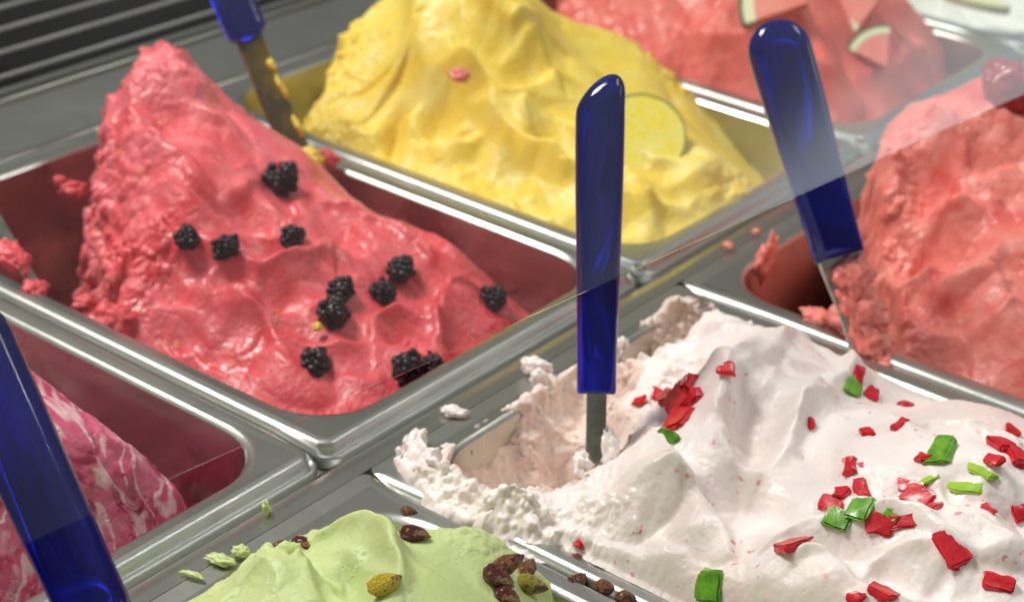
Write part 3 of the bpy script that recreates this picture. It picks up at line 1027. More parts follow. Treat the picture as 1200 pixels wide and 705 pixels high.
# ---- pale pink-white gelato with candied fruit
OW = opening(RX, 0.004)
G = Heap((RX + 0.002, 0.30, -0.004, 0.252), 0.0005, [
    (500, 545, -.004), (560, 590, .000), (600, 600, .001), (640, 625, .000), (700, 655, .001), (760, 690, .001),
    (650, 455, .003), (600, 480, .000), (540, 500, -.001), (700, 440, .003), (760, 470, .010),
    (700, 520, .000), (748, 560, .020), (745, 610, .016), (680, 600, .006), (800, 350, .008), (870, 372, .020), (800, 400, .018),
    (850, 395, .026), (960, 402, .026), (1035, 442, .026), (1060, 478, .020), (1120, 470, .030), (1200, 498, .032),
    (850, 450, .034), (900, 520, .030), (960, 480, .034), (1000, 560, .032), (1100, 560, .040), (1100, 640, .034), (1190, 600, .038), (820, 560, .024),
    (800, 640, .010), (860, 700, .008), (960, 700, .020), (1100, 700, .026), (790, 500, .026),
    ('w', .08, .237, -.012), ('w', .14, .237, -.012), ('w', .20, .237, -.006), ('w', .27, .237, -.006), ('w', .05, .235, -.008)], z0=-.002, seed=33)
for a_ in ((748, 585, .017, .016, 0, .007, .1), (1110, 545, .050, .034, 15, .010, .1), (1120, 625, .044, .016, 8, .008, .1), (905, 470, .030, .026, 40, .005, 0),
           (800, 470, .020, .018, 0, .007, .2), (970, 690, .040, .018, 0, .007, .1), (850, 630, .022, .018, 30, .006, .2), (960, 415, .030, .016, 10, .006, 0),
           (840, 385, .020, .014, 0, .008, 0)):
    G.dollop(a_[0], a_[1], a_[2], a_[3], a_[4], a_[5] * 1.3, a_[6])
G.gain = 1.5
G.stroke([(888, 404), (864, 437), (846, 463), (836, 493), (842, 522), (862, 552), (890, 570)], .0072, .0035, .016)
G.stroke([(912, 424), (902, 455), (880, 474), (862, 482)], .004, .003, .008)
G.stroke([(990, 440), (966, 452), (943, 478), (930, 505), (922, 530), (900, 556)], .0066, .0028, .018)
G.stroke([(770, 520), (790, 560), (820, 610), (848, 652), (862, 702)], .005, .003, .012)
G.stroke([(760, 500), (748, 540), (745, 590)], .002, .005, .006)
G.stroke([(866, 682), (889, 653), (951, 636), (1010, 628), (1060, 622), (1100, 650), (1142, 667), (1200, 655)], .006, .004, .010)
G.stroke([(880, 700), (905, 675), (950, 662), (985, 680), (1000, 705)], .005, .004, .008)
G.stroke([(985, 640), (1040, 655), (1090, 690)], .004, .008, .004)
G.stroke([(1120, 520), (1150, 515), (1200, 540)], .005, .003, .008)
G.stroke([(1010, 480), (1055, 505), (1060, 540)], .004, .005, .006)
G.stroke([(930, 590), (985, 600), (1030, 610)], .003, .005, .004)
G.stroke([(810, 395), (860, 400), (905, 402)], .004, .004, .006)
G.stroke([(760, 620), (800, 635), (850, 640)], .003, .006, .006)
G.stroke([(690, 620), (740, 632), (800, 640)], -.004, .006, .006)
G.stroke([(1180, 560), (1150, 590), (1170, 640)], .004, .006, .006)
G.swoop([(985, 415), (940, 430), (905, 470), (885, 520), (892, 562)], .017, .006, .003, .004)
G.swoop([(800, 410), (798, 470), (815, 530), (850, 590)], .014, .004, .003, .002)
G.swoop([(885, 695), (930, 655), (1000, 640), (1075, 655)], .009, .0035, .002, .003)
G.swoop([(1110, 560), (1155, 610), (1210, 640)], .012, .003, .003, .002)
G.swoop([(735, 590), (790, 615), (850, 660)], .012, .004, .003, .002)
G.swoop([(1010, 690), (1060, 680), (1120, 700)], .010, .003, .002, .002)
G.swoop([(1070, 520), (1110, 500), (1180, 530)], .010, .0025, .002, .002)
G.dab(880, 510, .020, .030, 30, .007)
G.dab(950, 440, .022, .014, 20, .004)
G.dab(870, 600, .024, .018, 0, .008)
G.dab(1000, 660, .030, .016, 0, .006)
G.dab(800, 455, .018, .015, 0, .004)
G.dab(1060, 590, .024, .016, 0, .004)
G.puff(.005, 26, .8)
G.uneven(.0020, 22, .6)
G.smooth(5)
def scoop(h, cx, cy, rx, ry, ang, depth, rough):
    a = math.radians(ang)
    X = h.X - cx + .003 * noise(h.X * 60, h.Y * 60, 5.5)
    Y = h.Y - cy + .003 * noise(h.X * 60, h.Y * 60, 9.5)
    u = (X * math.cos(a) + Y * math.sin(a)) / rx
    v_ = (-X * math.sin(a) + Y * math.cos(a)) / ry
    r2 = u * u + v_ * v_
    h.Z -= depth * np.clip(1 - r2, 0, 1) ** .85
    h.rough = np.maximum(h.rough, rough * sstep((1.25 - r2) / .3))


scoop(G, .066, .068, .037, .047, 0, .044, .5)
scoop(G, .052, .120, .022, .030, 0, .022, .6)
scoop(G, .050, .185, .024, .036, 0, .062, .9)
G.rough2 = (G.rough > .2).astype(float)
# crumbly crests round the scooped part and on the near rim
for pl, r_ in (([(470, 505), (485, 540), (520, 572), (560, 592), (600, 600), (640, 622)], 1.0), ([(500, 545), (560, 500), (650, 450)], .7),
               ([(800, 352), (840, 362), (870, 378)], .9), ([(655, 480), (690, 520), (690, 590)], .8), ([(780, 370), (800, 420), (770, 470)], .9),
               ([(650, 620), (700, 625)], .9)):
    P_ = catmull(G._poly(pl), 4)
    dd = np.full(G.X.shape, 9.0)
    for q in P_:
        dd = np.minimum(dd, np.hypot(G.X - q[0], G.Y - q[1]))
    G.rough = np.maximum(G.rough, r_ * np.exp(-(dd / .010) ** 2))
G.stroke([(480, 500), (483, 530), (505, 560), (540, 580), (570, 592)], .007, .005, .005)
G.stroke([(560, 598), (600, 602), (640, 620)], .010, .006, .006)
G.stroke([(640, 622), (700, 655), (780, 700)], .002, .006, .004)
spill = G._poly([(462, 498), (470, 540), (500, 575), (550, 605), (600, 618), (645, 628), (640, 600), (560, 575), (500, 545), (495, 505)], 0.0)
G.build('candied_fruit_gelato', M['white'], None, OW, spill=spill, rough_amp=.0040, rmat=M['white_rough'], slope=2.4, lim0=0.001)
tag(G.obj, 'creamy pinkish white gelato scooped out at the left and strewn with candied fruit', 'gelato')

# ---- coral heap
H = Heap((RX + 0.002, 0.30, 0.257, 0.50), 0.0007, [
    (1025, 160, .052), (1015, 240, .030), (1020, 320, -.002), (1040, 385, -.014), (1045, 130, .060), (1110, 112, .070), (1165, 95, .075), (1200, 105, .07),
    (1080, 180, .054), (1150, 180, .057), (1120, 260, .034), (1190, 250, .040), (1060, 300, .011), (1110, 330, .013), (1180, 330, .017),
    (1080, 400, -.010), (1130, 420, -.010), (1200, 450, -.010), (1150, 380, .008), (1200, 400, .008),
    ('w', .1, .49, .01), ('w', .2, .49, .02), ('w', .05, .48, -.02)], z0=-.002, seed=41)
for a_ in ((1080, 160, .030, .030, 20, .014, .1), (1180, 150, .034, .030, 0, .014, 0), (1110, 265, .030, .022, 10, .010, .2), (1060, 350, .018, .020, 0, .009, 0),
           (1140, 400, .034, .018, 10, .009, .1), (1190, 300, .026, .022, 0, .010, 0), (1045, 210, .018, .022, 0, .009, 0)):
    H.dollop(a_[0], a_[1], a_[2] * .85, a_[3] * .85, a_[4], a_[5] * 1.2, a_[6], off=.7)
H.gain = 1.4
H.stroke([(1040, 150), (1090, 150), (1140, 170), (1165, 175)], .006, .004, .010)
H.stroke([(1045, 230), (1050, 190), (1062, 165)], .005, .004, .008)
H.stroke([(1100, 330), (1060, 350), (1060, 385), (1090, 395)], .006, .003, .008)
H.stroke([(1090, 300), (1090, 345), (1140, 335), (1165, 300), (1150, 278)], .006, .006, .004)
H.stroke([(1100, 395), (1130, 375), (1170, 345), (1200, 330)], .005, .004, .008)
H.stroke([(1150, 315), (1170, 350), (1200, 380)], .006, .003, .008)
H.stroke([(1150, 210), (1185, 200), (1200, 215)], .005, .003, .008)
H.stroke([(1015, 240), (1030, 290), (1040, 330)], .005, .003, .010)
H.swoop([(1045, 150), (1085, 200), (1100, 265)], .016, .006, .004, .004)
H.swoop([(1060, 330), (1115, 285), (1160, 262)], .015, .006, .004, .003)
H.swoop([(1130, 150), (1180, 200), (1200, 240)], .014, .005, .004, .003)
H.swoop([(1075, 385), (1140, 362), (1205, 345)], .012, .005, .004, .003)
H.dab(1105, 290, .026, .018, 20, .009)
H.dab(1110, 210, .028, .018, 20, .006)
H.dab(1130, 410, .02, .015, 0, .005)
H.dab(1170, 240, .02, .015, 0, .005)
H.puff(.007, 28, .7)
H.uneven(.003, 24, .6)
H.smooth(4)
H.cliff(world_poly([(.050, .52)] + [tuple(onz(*q)[:2]) for q in ((1045, 125, .058), (1022, 165, .045), (1010, 240, .015), (1014, 300, -.005), (1032, 370, -.02), (1050, 415, -.02))] + [(.14, .24), (.32, .24), (.32, .51)]),
        edge=.012, warp=.006, rough=1.0, low=-.11, band=.012, fr=34)
H.rough = np.maximum(H.rough, .12)
H.build('coral_gelato', M['coral'], None, opening(RX, 0.254), rough_amp=.0042, slope=2.6)
tag(H.obj, 'coral pink strawberry gelato heaped beside the right hand spatula', 'gelato')

# ---- pistachio
K = Heap((RX + 0.002, 0.30, -0.244, 0.0), 0.0006, [
    (190, 700, .002), (250, 672, .006), (300, 650, .008), (330, 652, -.004), (400, 648, -.008), (440, 640, .002), (480, 620, .010), (560, 612, .019), (610, 634, .010),
    (640, 672, -.002), (660, 700, -.008), (300, 700, .020), (400, 690, .018), (500, 680, .030), (580, 690, .020), (440, 650, .024), (400, 760, .035), (550, 760, .026),
    (700, 705, -.012), (740, 720, -.010), (250, 740, .014),
    ('w', .14, -.012, -.02), ('w', .08, -.012, -.02), ('w', .2, -.012, -.015), ('w', .04, -.03, -.016), ('w', .03, -.1, -.008)], z0=-.002, seed=52)
K.gain = 1.7
K.stroke([(290, 655), (330, 662), (360, 690), (370, 715)], .006, .003, .012)
K.stroke([(325, 640), (385, 640), (430, 640), (462, 655), (470, 700)], .008, .003, .014)
K.stroke([(270, 690), (300, 680), (330, 705)], .003, .003, .006)
K.stroke([(400, 660), (450, 690), (455, 720)], .003, .005, .005)
K.stroke([(480, 620), (560, 618), (610, 640), (635, 670), (645, 700)], .003, .010, .004)
K.swoop([(300, 690), (340, 660), (400, 660), (440, 700)], .014, .004, .003, .004)
K.stroke([(235, 700), (270, 676), (300, 668), (322, 680)], .0022, .004, .0022)
K.stroke([(255, 712), (290, 690), (318, 684), (340, 700)], .0022, .004, .0022)
K.stroke([(385, 655), (420, 668), (436, 700)], .0022, .004, .0022)
K.stroke([(345, 662), (385, 672), (405, 705)], .002, .004, .0022)
K.dab(540, 655, .032, .018, 0, .005)
K.dab(420, 690, .02, .02, 0, .005)
K.puff(.003, 26, .7)
K.uneven(.0012, 22, .5)
K.smooth(2)
K.rough = np.maximum(K.rough, .6 * np.exp(-((K.X - .035) / .016) ** 2))
K.rough = np.maximum(K.rough, .5 * np.exp(-((K.Y + .028) / .010) ** 2))
K.build('pistachio_gelato', M['green'], None, opening(RX, -0.246))
tag(K.obj, 'smooth pale green pistachio gelato at the bottom edge', 'gelato')

# ------------------------------------------------------------------ small solids


def ico(sub=3):
    bm = bmesh.new()
    bmesh.ops.create_icosphere(bm, subdivisions=sub, radius=1)
    V = np.array([v_.co[:] for v_ in bm.verts])
    F = np.array([[v_.index for v_ in f.verts] for f in bm.faces])
    bm.free()
    return V, F


ICO2, ICO3, ICO4, ICO1 = ico(2), ico(3), ico(4), ico(1)


def rotm(ax, ay, az):
    from mathutils import Euler
    return np.array(Euler((ax, ay, az)).to_matrix())


def lump(name, c, r, mat, parent=None, amp=0.35, fr=1.6, seed=0.0, rot=(0, 0, 0), sub=4, fine=0.10):
    V, F = ICO4 if sub == 4 else ICO3
    V = V.copy()
    d = amp * fbm(V[:, 0] * fr + seed, V[:, 1] * fr, V[:, 2] * fr + seed * 2, 2) + fine * (np.abs(fbm(V[:, 0] * fr * 4 + seed, V[:, 1] * fr * 4, V[:, 2] * fr * 4, 2)) - .3) * 2
    V = V * (1 + d)[:, None] * np.array(r)
    V = V @ rotm(*rot).T
    o = link_mesh(name, mesh_from(name, V, F), mat)
    o.location = tuple(c)
    if parent is not None:
        o.parent = parent
        o.matrix_parent_inverse = Matrix.Translation(-Vector(parent.location))
    return o


def normal_at(h, q):
    e = 0.004
    gx = (h.at(q[0] + e, q[1]) - h.at(q[0] - e, q[1])) / (2 * e)
    gy = (h.at(q[0], q[1] + e) - h.at(q[0], q[1] - e)) / (2 * e)
    nn = Vector((-gx, -gy, 1)).normalized()
    return nn


# blackberries
def berry_mesh(seed, elong=1.2):
    r_ = np.random.default_rng(seed)
    Vs, Fs = [], []
    k = 0
    n_ = 38
    for i in range(n_):
        ph = math.acos(1 - 2 * (i + .5) / n_)
        th = math.pi * (1 + 5 ** .5) * i
        c = np.array([math.sin(ph) * math.cos(th), math.sin(ph) * math.sin(th), math.cos(ph) * elong])
        c = c * (0.78 + 0.10 * r_.normal()) * (1 - 0.12 * (c[2] > .6))
        rr = 0.29 * (1 + 0.2 * r_.normal())
        V, F = ICO2
        Vs.append(V * rr + c)
        Fs.append(F + k)
        k += len(V)
    V, F = ICO2
    Vs.append(V * np.array([.74, .74, .74 * elong])); Fs.append(F + k)
    return mesh_from('blackberry', np.vstack(Vs), np.vstack(Fs))


bm_src = [berry_mesh(i, e) for i, e in enumerate((1.2, 1.0, 1.35))]
for me_ in bm_src:
    me_.materials.append(M['berry'])
    me_.polygons.foreach_set('use_smooth', [True] * len(me_.polygons))
berries = [
    (325, 213, 17, 0, (1.2, .3, .2), 'blackberry nearest the back of the red gelato, pink smear on its top'),
    (221, 280, 15, 1, (.4, .2, 1), 'leftmost blackberry on the red gelato'),
    (265, 292, 15, 2, (1.0, .5, 2.2), 'second blackberry from the left, just above the sharp fold'),
    (341, 281, 14, 0, (.2, .2, 0), 'upright blackberry alone on the smooth middle of the red gelato'),
    (467, 320, 17, 1, (.3, 0, 0), 'greyish blackberry touching its neighbour, right of the pair seen through the glass'),
    (445, 346, 15, 1, (.9, .3, 1.2), 'darker lower left blackberry of the pair on the right slope'),
    (575, 352, 16, 1, (.5, .6, .4), 'blackberry farthest right, against the empty pan wall'),
    (398, 345, 16, 2, (.3, .5, .4), 'upper blackberry of the stacked pair in the centre'),
    (389, 371, 18, 0, (.9, .1, .9), 'lower blackberry of the stacked pair beside the yellow crumb'),
    (367, 429, 17, 0, (.1, .2, .6), 'glossy blackberry nearest the front corner of the red pan'),
    (478, 433, 20, 1, (1.3, .3, .2), 'large blackberry resting against the front rim of the red pan'),
    (504, 428, 13, 1, (.6, .3, 1.2), 'small blackberry half hidden beside the large one at the front rim'),
]
for px, py, r_px, k, rot, lab in berries:
    q = A.hit(px, py)
    dist = np.linalg.norm(q - CAM_C)
    r = r_px * dist / FPX * (0.95 if k == 2 else 1.03)
    o = bpy.data.objects.new('blackberry', bm_src[k])
    COL.objects.link(o)
    nn = np.array(normal_at(A, q))
    c = q + nn * r * 0.45 - ray(px, py) * r * .2
    o.location = tuple(c)
    o.rotation_euler = rot
    jt = random.Random(px * 7 + py)
    o.scale = (r * jt.uniform(.86, 1.12), r * jt.uniform(.86, 1.12), r * jt.uniform(.86, 1.12))
    tag(o, lab, 'blackberry', 'blackberries on the red gelato')
    if px == 325:
        s_ = lump('gelato_smear', c + np.array([.001, -.003, .0105]) * r / .007 * .75, (r * .16, r * .10, r * .3), M['pink'], None, seed=3, sub=3)
        s_.parent = o
        s_.matrix_parent_inverse = Matrix.LocRotScale(o.location, o.rotation_euler, o.scale).inverted()


# candied fruit
def chunk_mesh(seed, lx, ly, lz, cut=0.0, wob=.2):
    r_ = np.random.default_rng(seed)
    bm = bmesh.new()
    bmesh.ops.create_cube(bm, size=1)
    for v_ in bm.verts:
        v_.co = Vector((v_.co.x * lx * (1 + wob * r_.normal()), v_.co.y * ly * (1 + wob * r_.normal()), v_.co.z * lz * (1 + wob * r_.normal())))
    bmesh.ops.bevel(bm, geom=bm.edges[:], offset=min(lx, ly, lz) * .2, segments=2, affect='EDGES')
    bmesh.ops.subdivide_edges(bm, edges=bm.edges[:], cuts=1, use_grid_fill=True)
    bmesh.ops.subdivide_edges(bm, edges=bm.edges[:], cuts=1, use_grid_fill=True)
    k_ = 260.0
    o_ = float(r_.uniform(0, 50))
    for v_ in bm.verts:
        p_ = v_.co
        d_ = Vector((float(noise(p_.x * k_ + o_, p_.y * k_, p_.z * k_)), float(noise(p_.x * k_, p_.y * k_ + o_, p_.z * k_)), float(noise(p_.x * k_, p_.y * k_, p_.z * k_ + o_))))
        v_.co = p_ + d_ * .0009
    me_ = bpy.data.meshes.new('chunk')
    bm.to_mesh(me_)
    bm.free()
    me_.polygons.foreach_set('use_smooth', [True] * len(me_.polygons))
    me_.set_sharp_from_angle(angle=math.radians(38))
    return me_


def heart_mesh(s_=1.0):
    pts = []
    for i in range(28):
        t = 2 * math.pi * i / 28
        x = 16 * math.sin(t) ** 3
        y = 13 * math.cos(t) - 5 * math.cos(2 * t) - 2 * math.cos(3 * t) - math.cos(4 * t)
        pts.append((x / 17 * s_, y / 17 * s_))
    loops = []
    for sc_, z in ((.8, -.22), (1, -.12), (1, .14), (.82, .26), (.4, .30)):
        loops.append(np.array([(x * sc_, y * sc_, z * s_) for x, y in pts]))
    V, F = loft(loops, True)
    return mesh_from('heart', V, F)


CS = 0.0062
# px, py, (len, wid, thick in mm), rot about normal deg, tilt deg, material, label
cand = [
    (852, 433, None, 200, 12, 'red_candy', 'heart shaped red candied cherry piece left of the big white fold'),
    (782, 468, (9, 5, 4), 20, 20, 'red_candy', 'red candied chunk on top of the clump beside the blue spatula'),
    (802, 455, (9, 6, 5), 60, 30, 'red_candy', 'jagged red chunk at the upper right of the clump by the spatula'),
    (796, 470, (11, 8, 5), 0, 15, 'red_candy', 'widest red chunk in the clump by the spatula'),
    (812, 466, (6, 4, 4), 80, 35, 'red_candy', 'narrow red sliver at the right end of the clump by the spatula'),
    (793, 495, (10, 7, 5), -20, 15, 'red_candy', 'red chunk just above the green cube at the bottom of the clump'),
    (750, 470, (7, 4, 4), 50, 20, 'red_candy', 'separate red piece between the spatula blade and the red clump'),
    (784, 512, (8, 6, 6), 40, 25, 'green_candy', 'green candied cube under the red clump by the spatula'),
    (893, 497, (5, 4, 2), 45, 0, 'pink_candy', 'pale pink diamond half sunk in the smooth white hollow'),
    (950, 497, (5, 3, 3), 60, 20, 'red_candy', 'dark red bit tucked under the lip of the second fold'),
    (1006, 441, (9, 5, 4), 50, 30, 'red_candy', 'upright red shard behind the small green cube'),
    (1020, 462, (9, 6, 4), 0, 15, 'red_candy', 'red chunk in front of the small green cube'),
    (1000, 456, (9, 7, 4), 10, 20, 'green_candy', 'green cube with red pieces on both sides near the far wall'),
    (992, 478, (11, 8, 3), 0, 5, 'cream_fruit', 'cream coloured fruit slab below the far green cube'),
    (1016, 508, (5, 5, 4), 30, 0, 'red_candy', 'small lone red cube left of the dark green piece'),
    (1061, 475, (6, 6, 4), 20, 5, 'red_candy', 'bright red cube sitting highest on the right hand mound'),
    (1055, 497, (8, 3, 3), -35, 0, 'red_candy', 'thin slanted red strip below the highest cube'),
    (1101, 530, (14, 8, 4), -30, 15, 'green_candy', 'large dark green candied piece on the right'),
    (1081, 537, (5, 5, 4), 20, 0, 'red_candy', 'red bit peeping from behind the large green piece'),
    (1172, 522, (9, 9, 5), 10, 10, 'red_candy', 'large red cube in the group at the right edge'),
    (1186, 506, (6, 6, 4), 40, 20, 'red_candy', 'topmost red cube in the group at the right edge'),
    (1192, 535, (11, 9, 5), 30, 10, 'red_candy', 'red chunk cut by the right edge of the picture'),
    (1164, 540, (6, 5, 4), 50, 10, 'red_candy', 'lowest red piece in the group at the right edge'),
    (1129, 571, (12, 4, 3), 35, 0, 'lime_candy', 'long pale green candied strip'),
    (1150, 553, (12, 4, 3), 20, 10, 'lime_candy', 'lime green strip above the long pale one'),
    (1088, 562, (7, 4, 3), 70, 0, 'lime_candy', 'short pale green strip left of the two long ones'),
    (996, 548, (8, 6, 5), -40, 15, 'red_candy', 'upper red cube leading down to the central green pieces'),
    (1008, 574, (9, 6, 5), -30, 15, 'red_candy', 'red cube between the upper cube and the green pieces'),
    (985, 580, (6, 5, 4), 0, 10, 'red_candy', 'small red lump above the dark red shard'),
    (974, 594, (10, 6, 4), 20, 10, 'red_candy', 'dark red shard left of the central green pieces'),
    (1010, 597, (10, 8, 5), 40, 20, 'green_candy', 'bright green cube, right one of the central pair'),
    (981, 608, (9, 7, 5), 0, 10, 'green_candy', 'darker green cube, left one of the central pair'),
    (1045, 604, (6, 4, 3), -20, 10, 'green_candy', 'small green bit at the right of the central red pieces'),
    (1030, 612, (10, 7, 4), 10, 10, 'red_candy', 'red chunk smeared with white in front of the central green pair'),
    (1060, 612, (10, 5, 4), 30, 10, 'red_candy', 'red strip at the right end of the central group'),
    (1068, 569, (9, 4, 3), 20, 10, 'red_candy', 'topmost red strip of the trio under the short lime strip'),
    (1078, 582, (10, 8, 5), 0, 10, 'red_candy', 'middle red cube of the trio under the short lime strip'),
    (1094, 596, (10, 5, 4), 30, 10, 'red_candy', 'lowest red strip of the trio under the short lime strip'),
    (1195, 603, (7, 7, 4), 0, 10, 'red_candy', 'red piece at the right edge beside the pale mound'),
    (931, 638, (11, 9, 4), 0, 10, 'red_candy', 'lone red chunk in the lower hollow of the white gelato'),
    (1115, 642, (9, 13, 4), 50, 10, 'red_candy', 'kite shaped red slab in the lower right'),
    (1168, 683, (10, 6, 4), -10, 10, 'red_candy', 'red wedge in the bottom right corner'),
    (1034, 694, (9, 7, 4), 20, 10, 'red_candy', 'red cube at the bottom edge of the picture'),
    (1002, 702, (5, 5, 4), 0, 10, 'red_candy', 'small red bit left of the cube at the bottom edge'),
    (832, 688, (9, 11, 6), 15, 25, 'green_candy', 'big bright green cube at the near rim of the white gelato'),
    (771, 462, (6, 4, 3), 30, 20, 'red_candy', 'small red piece at the upper left of the clump by the spatula'),
    (678, 636, (5, 3, 3), 0, 10, 'red_candy', 'small crimson piece on the near rim by the steel edge'),
    (747, 617, (4, 4, 2), 0, 0, 'pink_candy', 'round pink spot on the mound in front of the spatula'),
    (1015, 540, (7, 7, 2), 0, 0, 'pink_candy', 'large faded pink disc right of the upper red cube'),
    (930, 545, (12, 6, 3), 60, 10, 'cream_fruit', 'cream coloured fruit strip in the valley beside the second fold'),
    (1130, 612, (14, 9, 3), 20, 5, 'cream_fruit', 'cream coloured fruit slab above the kite shaped red piece'),
    (1160, 597, (6, 2.5, 2), 10, 0, 'red_candy', 'thin dark red sliver right of the long pale green strip'),
    (745, 470, (9, 7, 3), 0, 10, 'cream_fruit', 'pale yellow fruit lump just right of the spatula handle'),
]
for i, (px, py, dim, rz, tl, mt, lab) in enumerate(cand):
    q = G.hit(px, py)
    nn = normal_at(G, q)
    nn = (nn + Vector((0, 0, .6))).normalized()
    if dim is None:
        me_ = heart_mesh(.0052)
        me_.materials.append(M[mt])
        th = .002
    else:
        sc_ = 1.6 if (775 < px < 815 and py < 500) else 1.16
        me_ = chunk_mesh(100 + i, dim[0] * .001 * sc_, dim[1] * .001 * sc_, dim[2] * .00075 * sc_)
        me_.materials.append(M[mt])
        th = dim[2] * .001 * sc_
    o = bpy.data.objects.new('candied_fruit', me_)
    COL.objects.link(o)
    sink = .04 if mt in ('red_candy', 'green_candy') else (-.02 if mt == 'lime_candy' else -.46)
    o.location = Vector(q) + nn * th * sink
    rot = nn.to_track_quat('Z', 'Y').to_matrix() @ Matrix.Rotation(math.radians(tl), 3, 'X') @ Matrix.Rotation(math.radians(rz), 3, 'Z')
    o.rotation_euler = rot.to_euler()
    if dim is None:
        me_.polygons.foreach_set('use_smooth', [True] * len(me_.polygons))
        # heart stands with its point towards the viewer
        o.rotation_euler = (nn.to_track_quat('Z', 'Y').to_matrix() @ Matrix.Rotation(math.radians(40), 3, 'Z')).to_euler()
    tag(o, lab, 'candied fruit', 'candied fruit on the white gelato')


# pistachios
def nut_mesh(seed, split=False):
    V, F = ICO3
    V = V.copy()
    V[:, 0] *= 1.55
    tp_ = 1 - 0.34 * (V[:, 0] / 1.55) - .12 * (V[:, 0] / 1.55) ** 2
    V[:, 1] *= 0.92 * tp_
    V[:, 2] *= 0.80 * tp_
    g_ = np.exp(-(V[:, 2] / .10) ** 2) * (V[:, 1] > 0)
    V[:, 1] -= .22 * g_
    V += (.13 * fbm(V[:, 0] * 1.3 + seed, V[:, 1] * 2.2, V[:, 2] * 2.2, 3))[:, None] * V
    V -= (.05 * np.abs(noise(V[:, 0] * 1.5 + seed, V[:, 1] * 6, V[:, 2] * 6)))[:, None] * V
    V[:, 1] += .02 * noise(V[:, 0] * 8, V[:, 2] * 9, seed)
    return mesh_from('pistachio', V, F)


nuts = [
    (357, 632, .0048, 'nut_skin', 10, -.004, 'dark pistachio at the back left of the green gelato'),
    (330, 633, .0035, 'nut_brown', 60, -.004, 'small brown pistachio beside the dark one at the back left'),
    (480, 602, .0030, 'nut_brown', 20, 0, 'little brown pistachio tip on the crest by the pan wall'),
    (486, 630, .0052, 'nut_skin', 30, 0, 'reddish pistachio dabbed with green gelato on the crest'),
    (455, 688, .0062, 'nut_yellow', 75, 0, 'bright yellow half pistachio kernel'),
    (592, 668, .0058, 'nut_brown', 70, .002, 'upright brown pistachio at the back of the cluster'),
    (582, 682, .0058, 'nut_skin', 10, .001, 'dark purple pistachio at the left of the cluster'),
    (614, 668, .0050, 'nut_brown', 100, .0, 'tan pistachio at the right of the cluster'),
    (619, 690, .0056, 'nut_green', 40, .001, 'yellow green pistachio kernel at the front of the cluster'),
    (592, 701, .0052, 'nut_skin', 0, .0, 'dark pistachio at the bottom edge below the cluster'),
    (672, 685, .0052, 'nut_skin', 85, .004, 'reddish pistachio next to the steel rim'),
    (710, 692, .0045, 'nut_brown', 10, .004, 'brown pistachio right of the reddish one by the rim'),
    (734, 704, .0045, 'nut_brown', 0, .004, 'pistachio in the last gap before the rim at the bottom edge'),
]
nm = [nut_mesh(1.0), nut_mesh(4.0), nut_mesh(9.0)]
for i, (px, py, r, mt, rz, dz, lab) in enumerate(nuts):
    me_ = nm[i % 3].copy()
    me_.materials.append(M[mt])
    me_.polygons.foreach_set('use_smooth', [True] * len(me_.polygons))
    q = K.hit(px, py)
    if px in (672, 710, 734):
        q = onz(px, py, -.006)
        dz = 0
    nn = normal_at(K, q)
    o = bpy.data.objects.new('pistachio', me_)
    COL.objects.link(o)
    o.location = Vector(q) + nn * r * .35 + Vector((0, 0, dz))
    r *= .80
    o.scale = (r, r, r)
    o.rotation_euler = (random.uniform(-.4, .4), random.uniform(-.3, .3), math.radians(rz))
    tag(o, lab, 'pistachio', 'pistachios on the green gelato')


# fruit slices
def wedge_mesh(r, ang, th, n_=14):
    """pie wedge lying in XZ, thickness along Y"""
    P = [(0, 0)] + [(r * math.cos(a), r * math.sin(a)) for a in np.linspace(-ang / 2, ang / 2, n_)]
    loops = [np.array([(x, y_, z) for x, z in P]) for y_ in (-th / 2, th / 2)]
    V, F = loft(loops, True)
    F.append(tuple(reversed(range(len(P)))))
    return mesh_from('wedge', V, F)


def ring_mesh(r0, r1, ang, th, n_=14):
    a = np.linspace(-ang / 2, ang / 2, n_)
    P = [(r1 * math.cos(t), r1 * math.sin(t)) for t in a] + [(r0 * math.cos(t), r0 * math.sin(t)) for t in a[::-1]]
    loops = [np.array([(x, y_, z) for x, z in P]) for y_ in (-th / 2, th / 2)]
    V, F = loft(loops, False)
    k = len(P)
    for i in range(n_ - 1):
        F.append((i, i + 1, k - 2 - i, k - 1 - i))
        F.append((k + i, k + k - 1 - i, k + k - 2 - i, k + i + 1))
    return mesh_from('ring', V, F)


def slice_thing(name, loc, rot, parts, label, cat):
    root = empty(name, (0, 0, 0))
    for nm_, me_, mt in parts:
        o = bpy.data.objects.new(nm_, me_)
        COL.objects.link(o)
        me_.materials.append(M[mt])
        o.parent = root
    root.location = tuple(loc)
    root.rotation_euler = rot
    tag(root, label, cat)
    return root


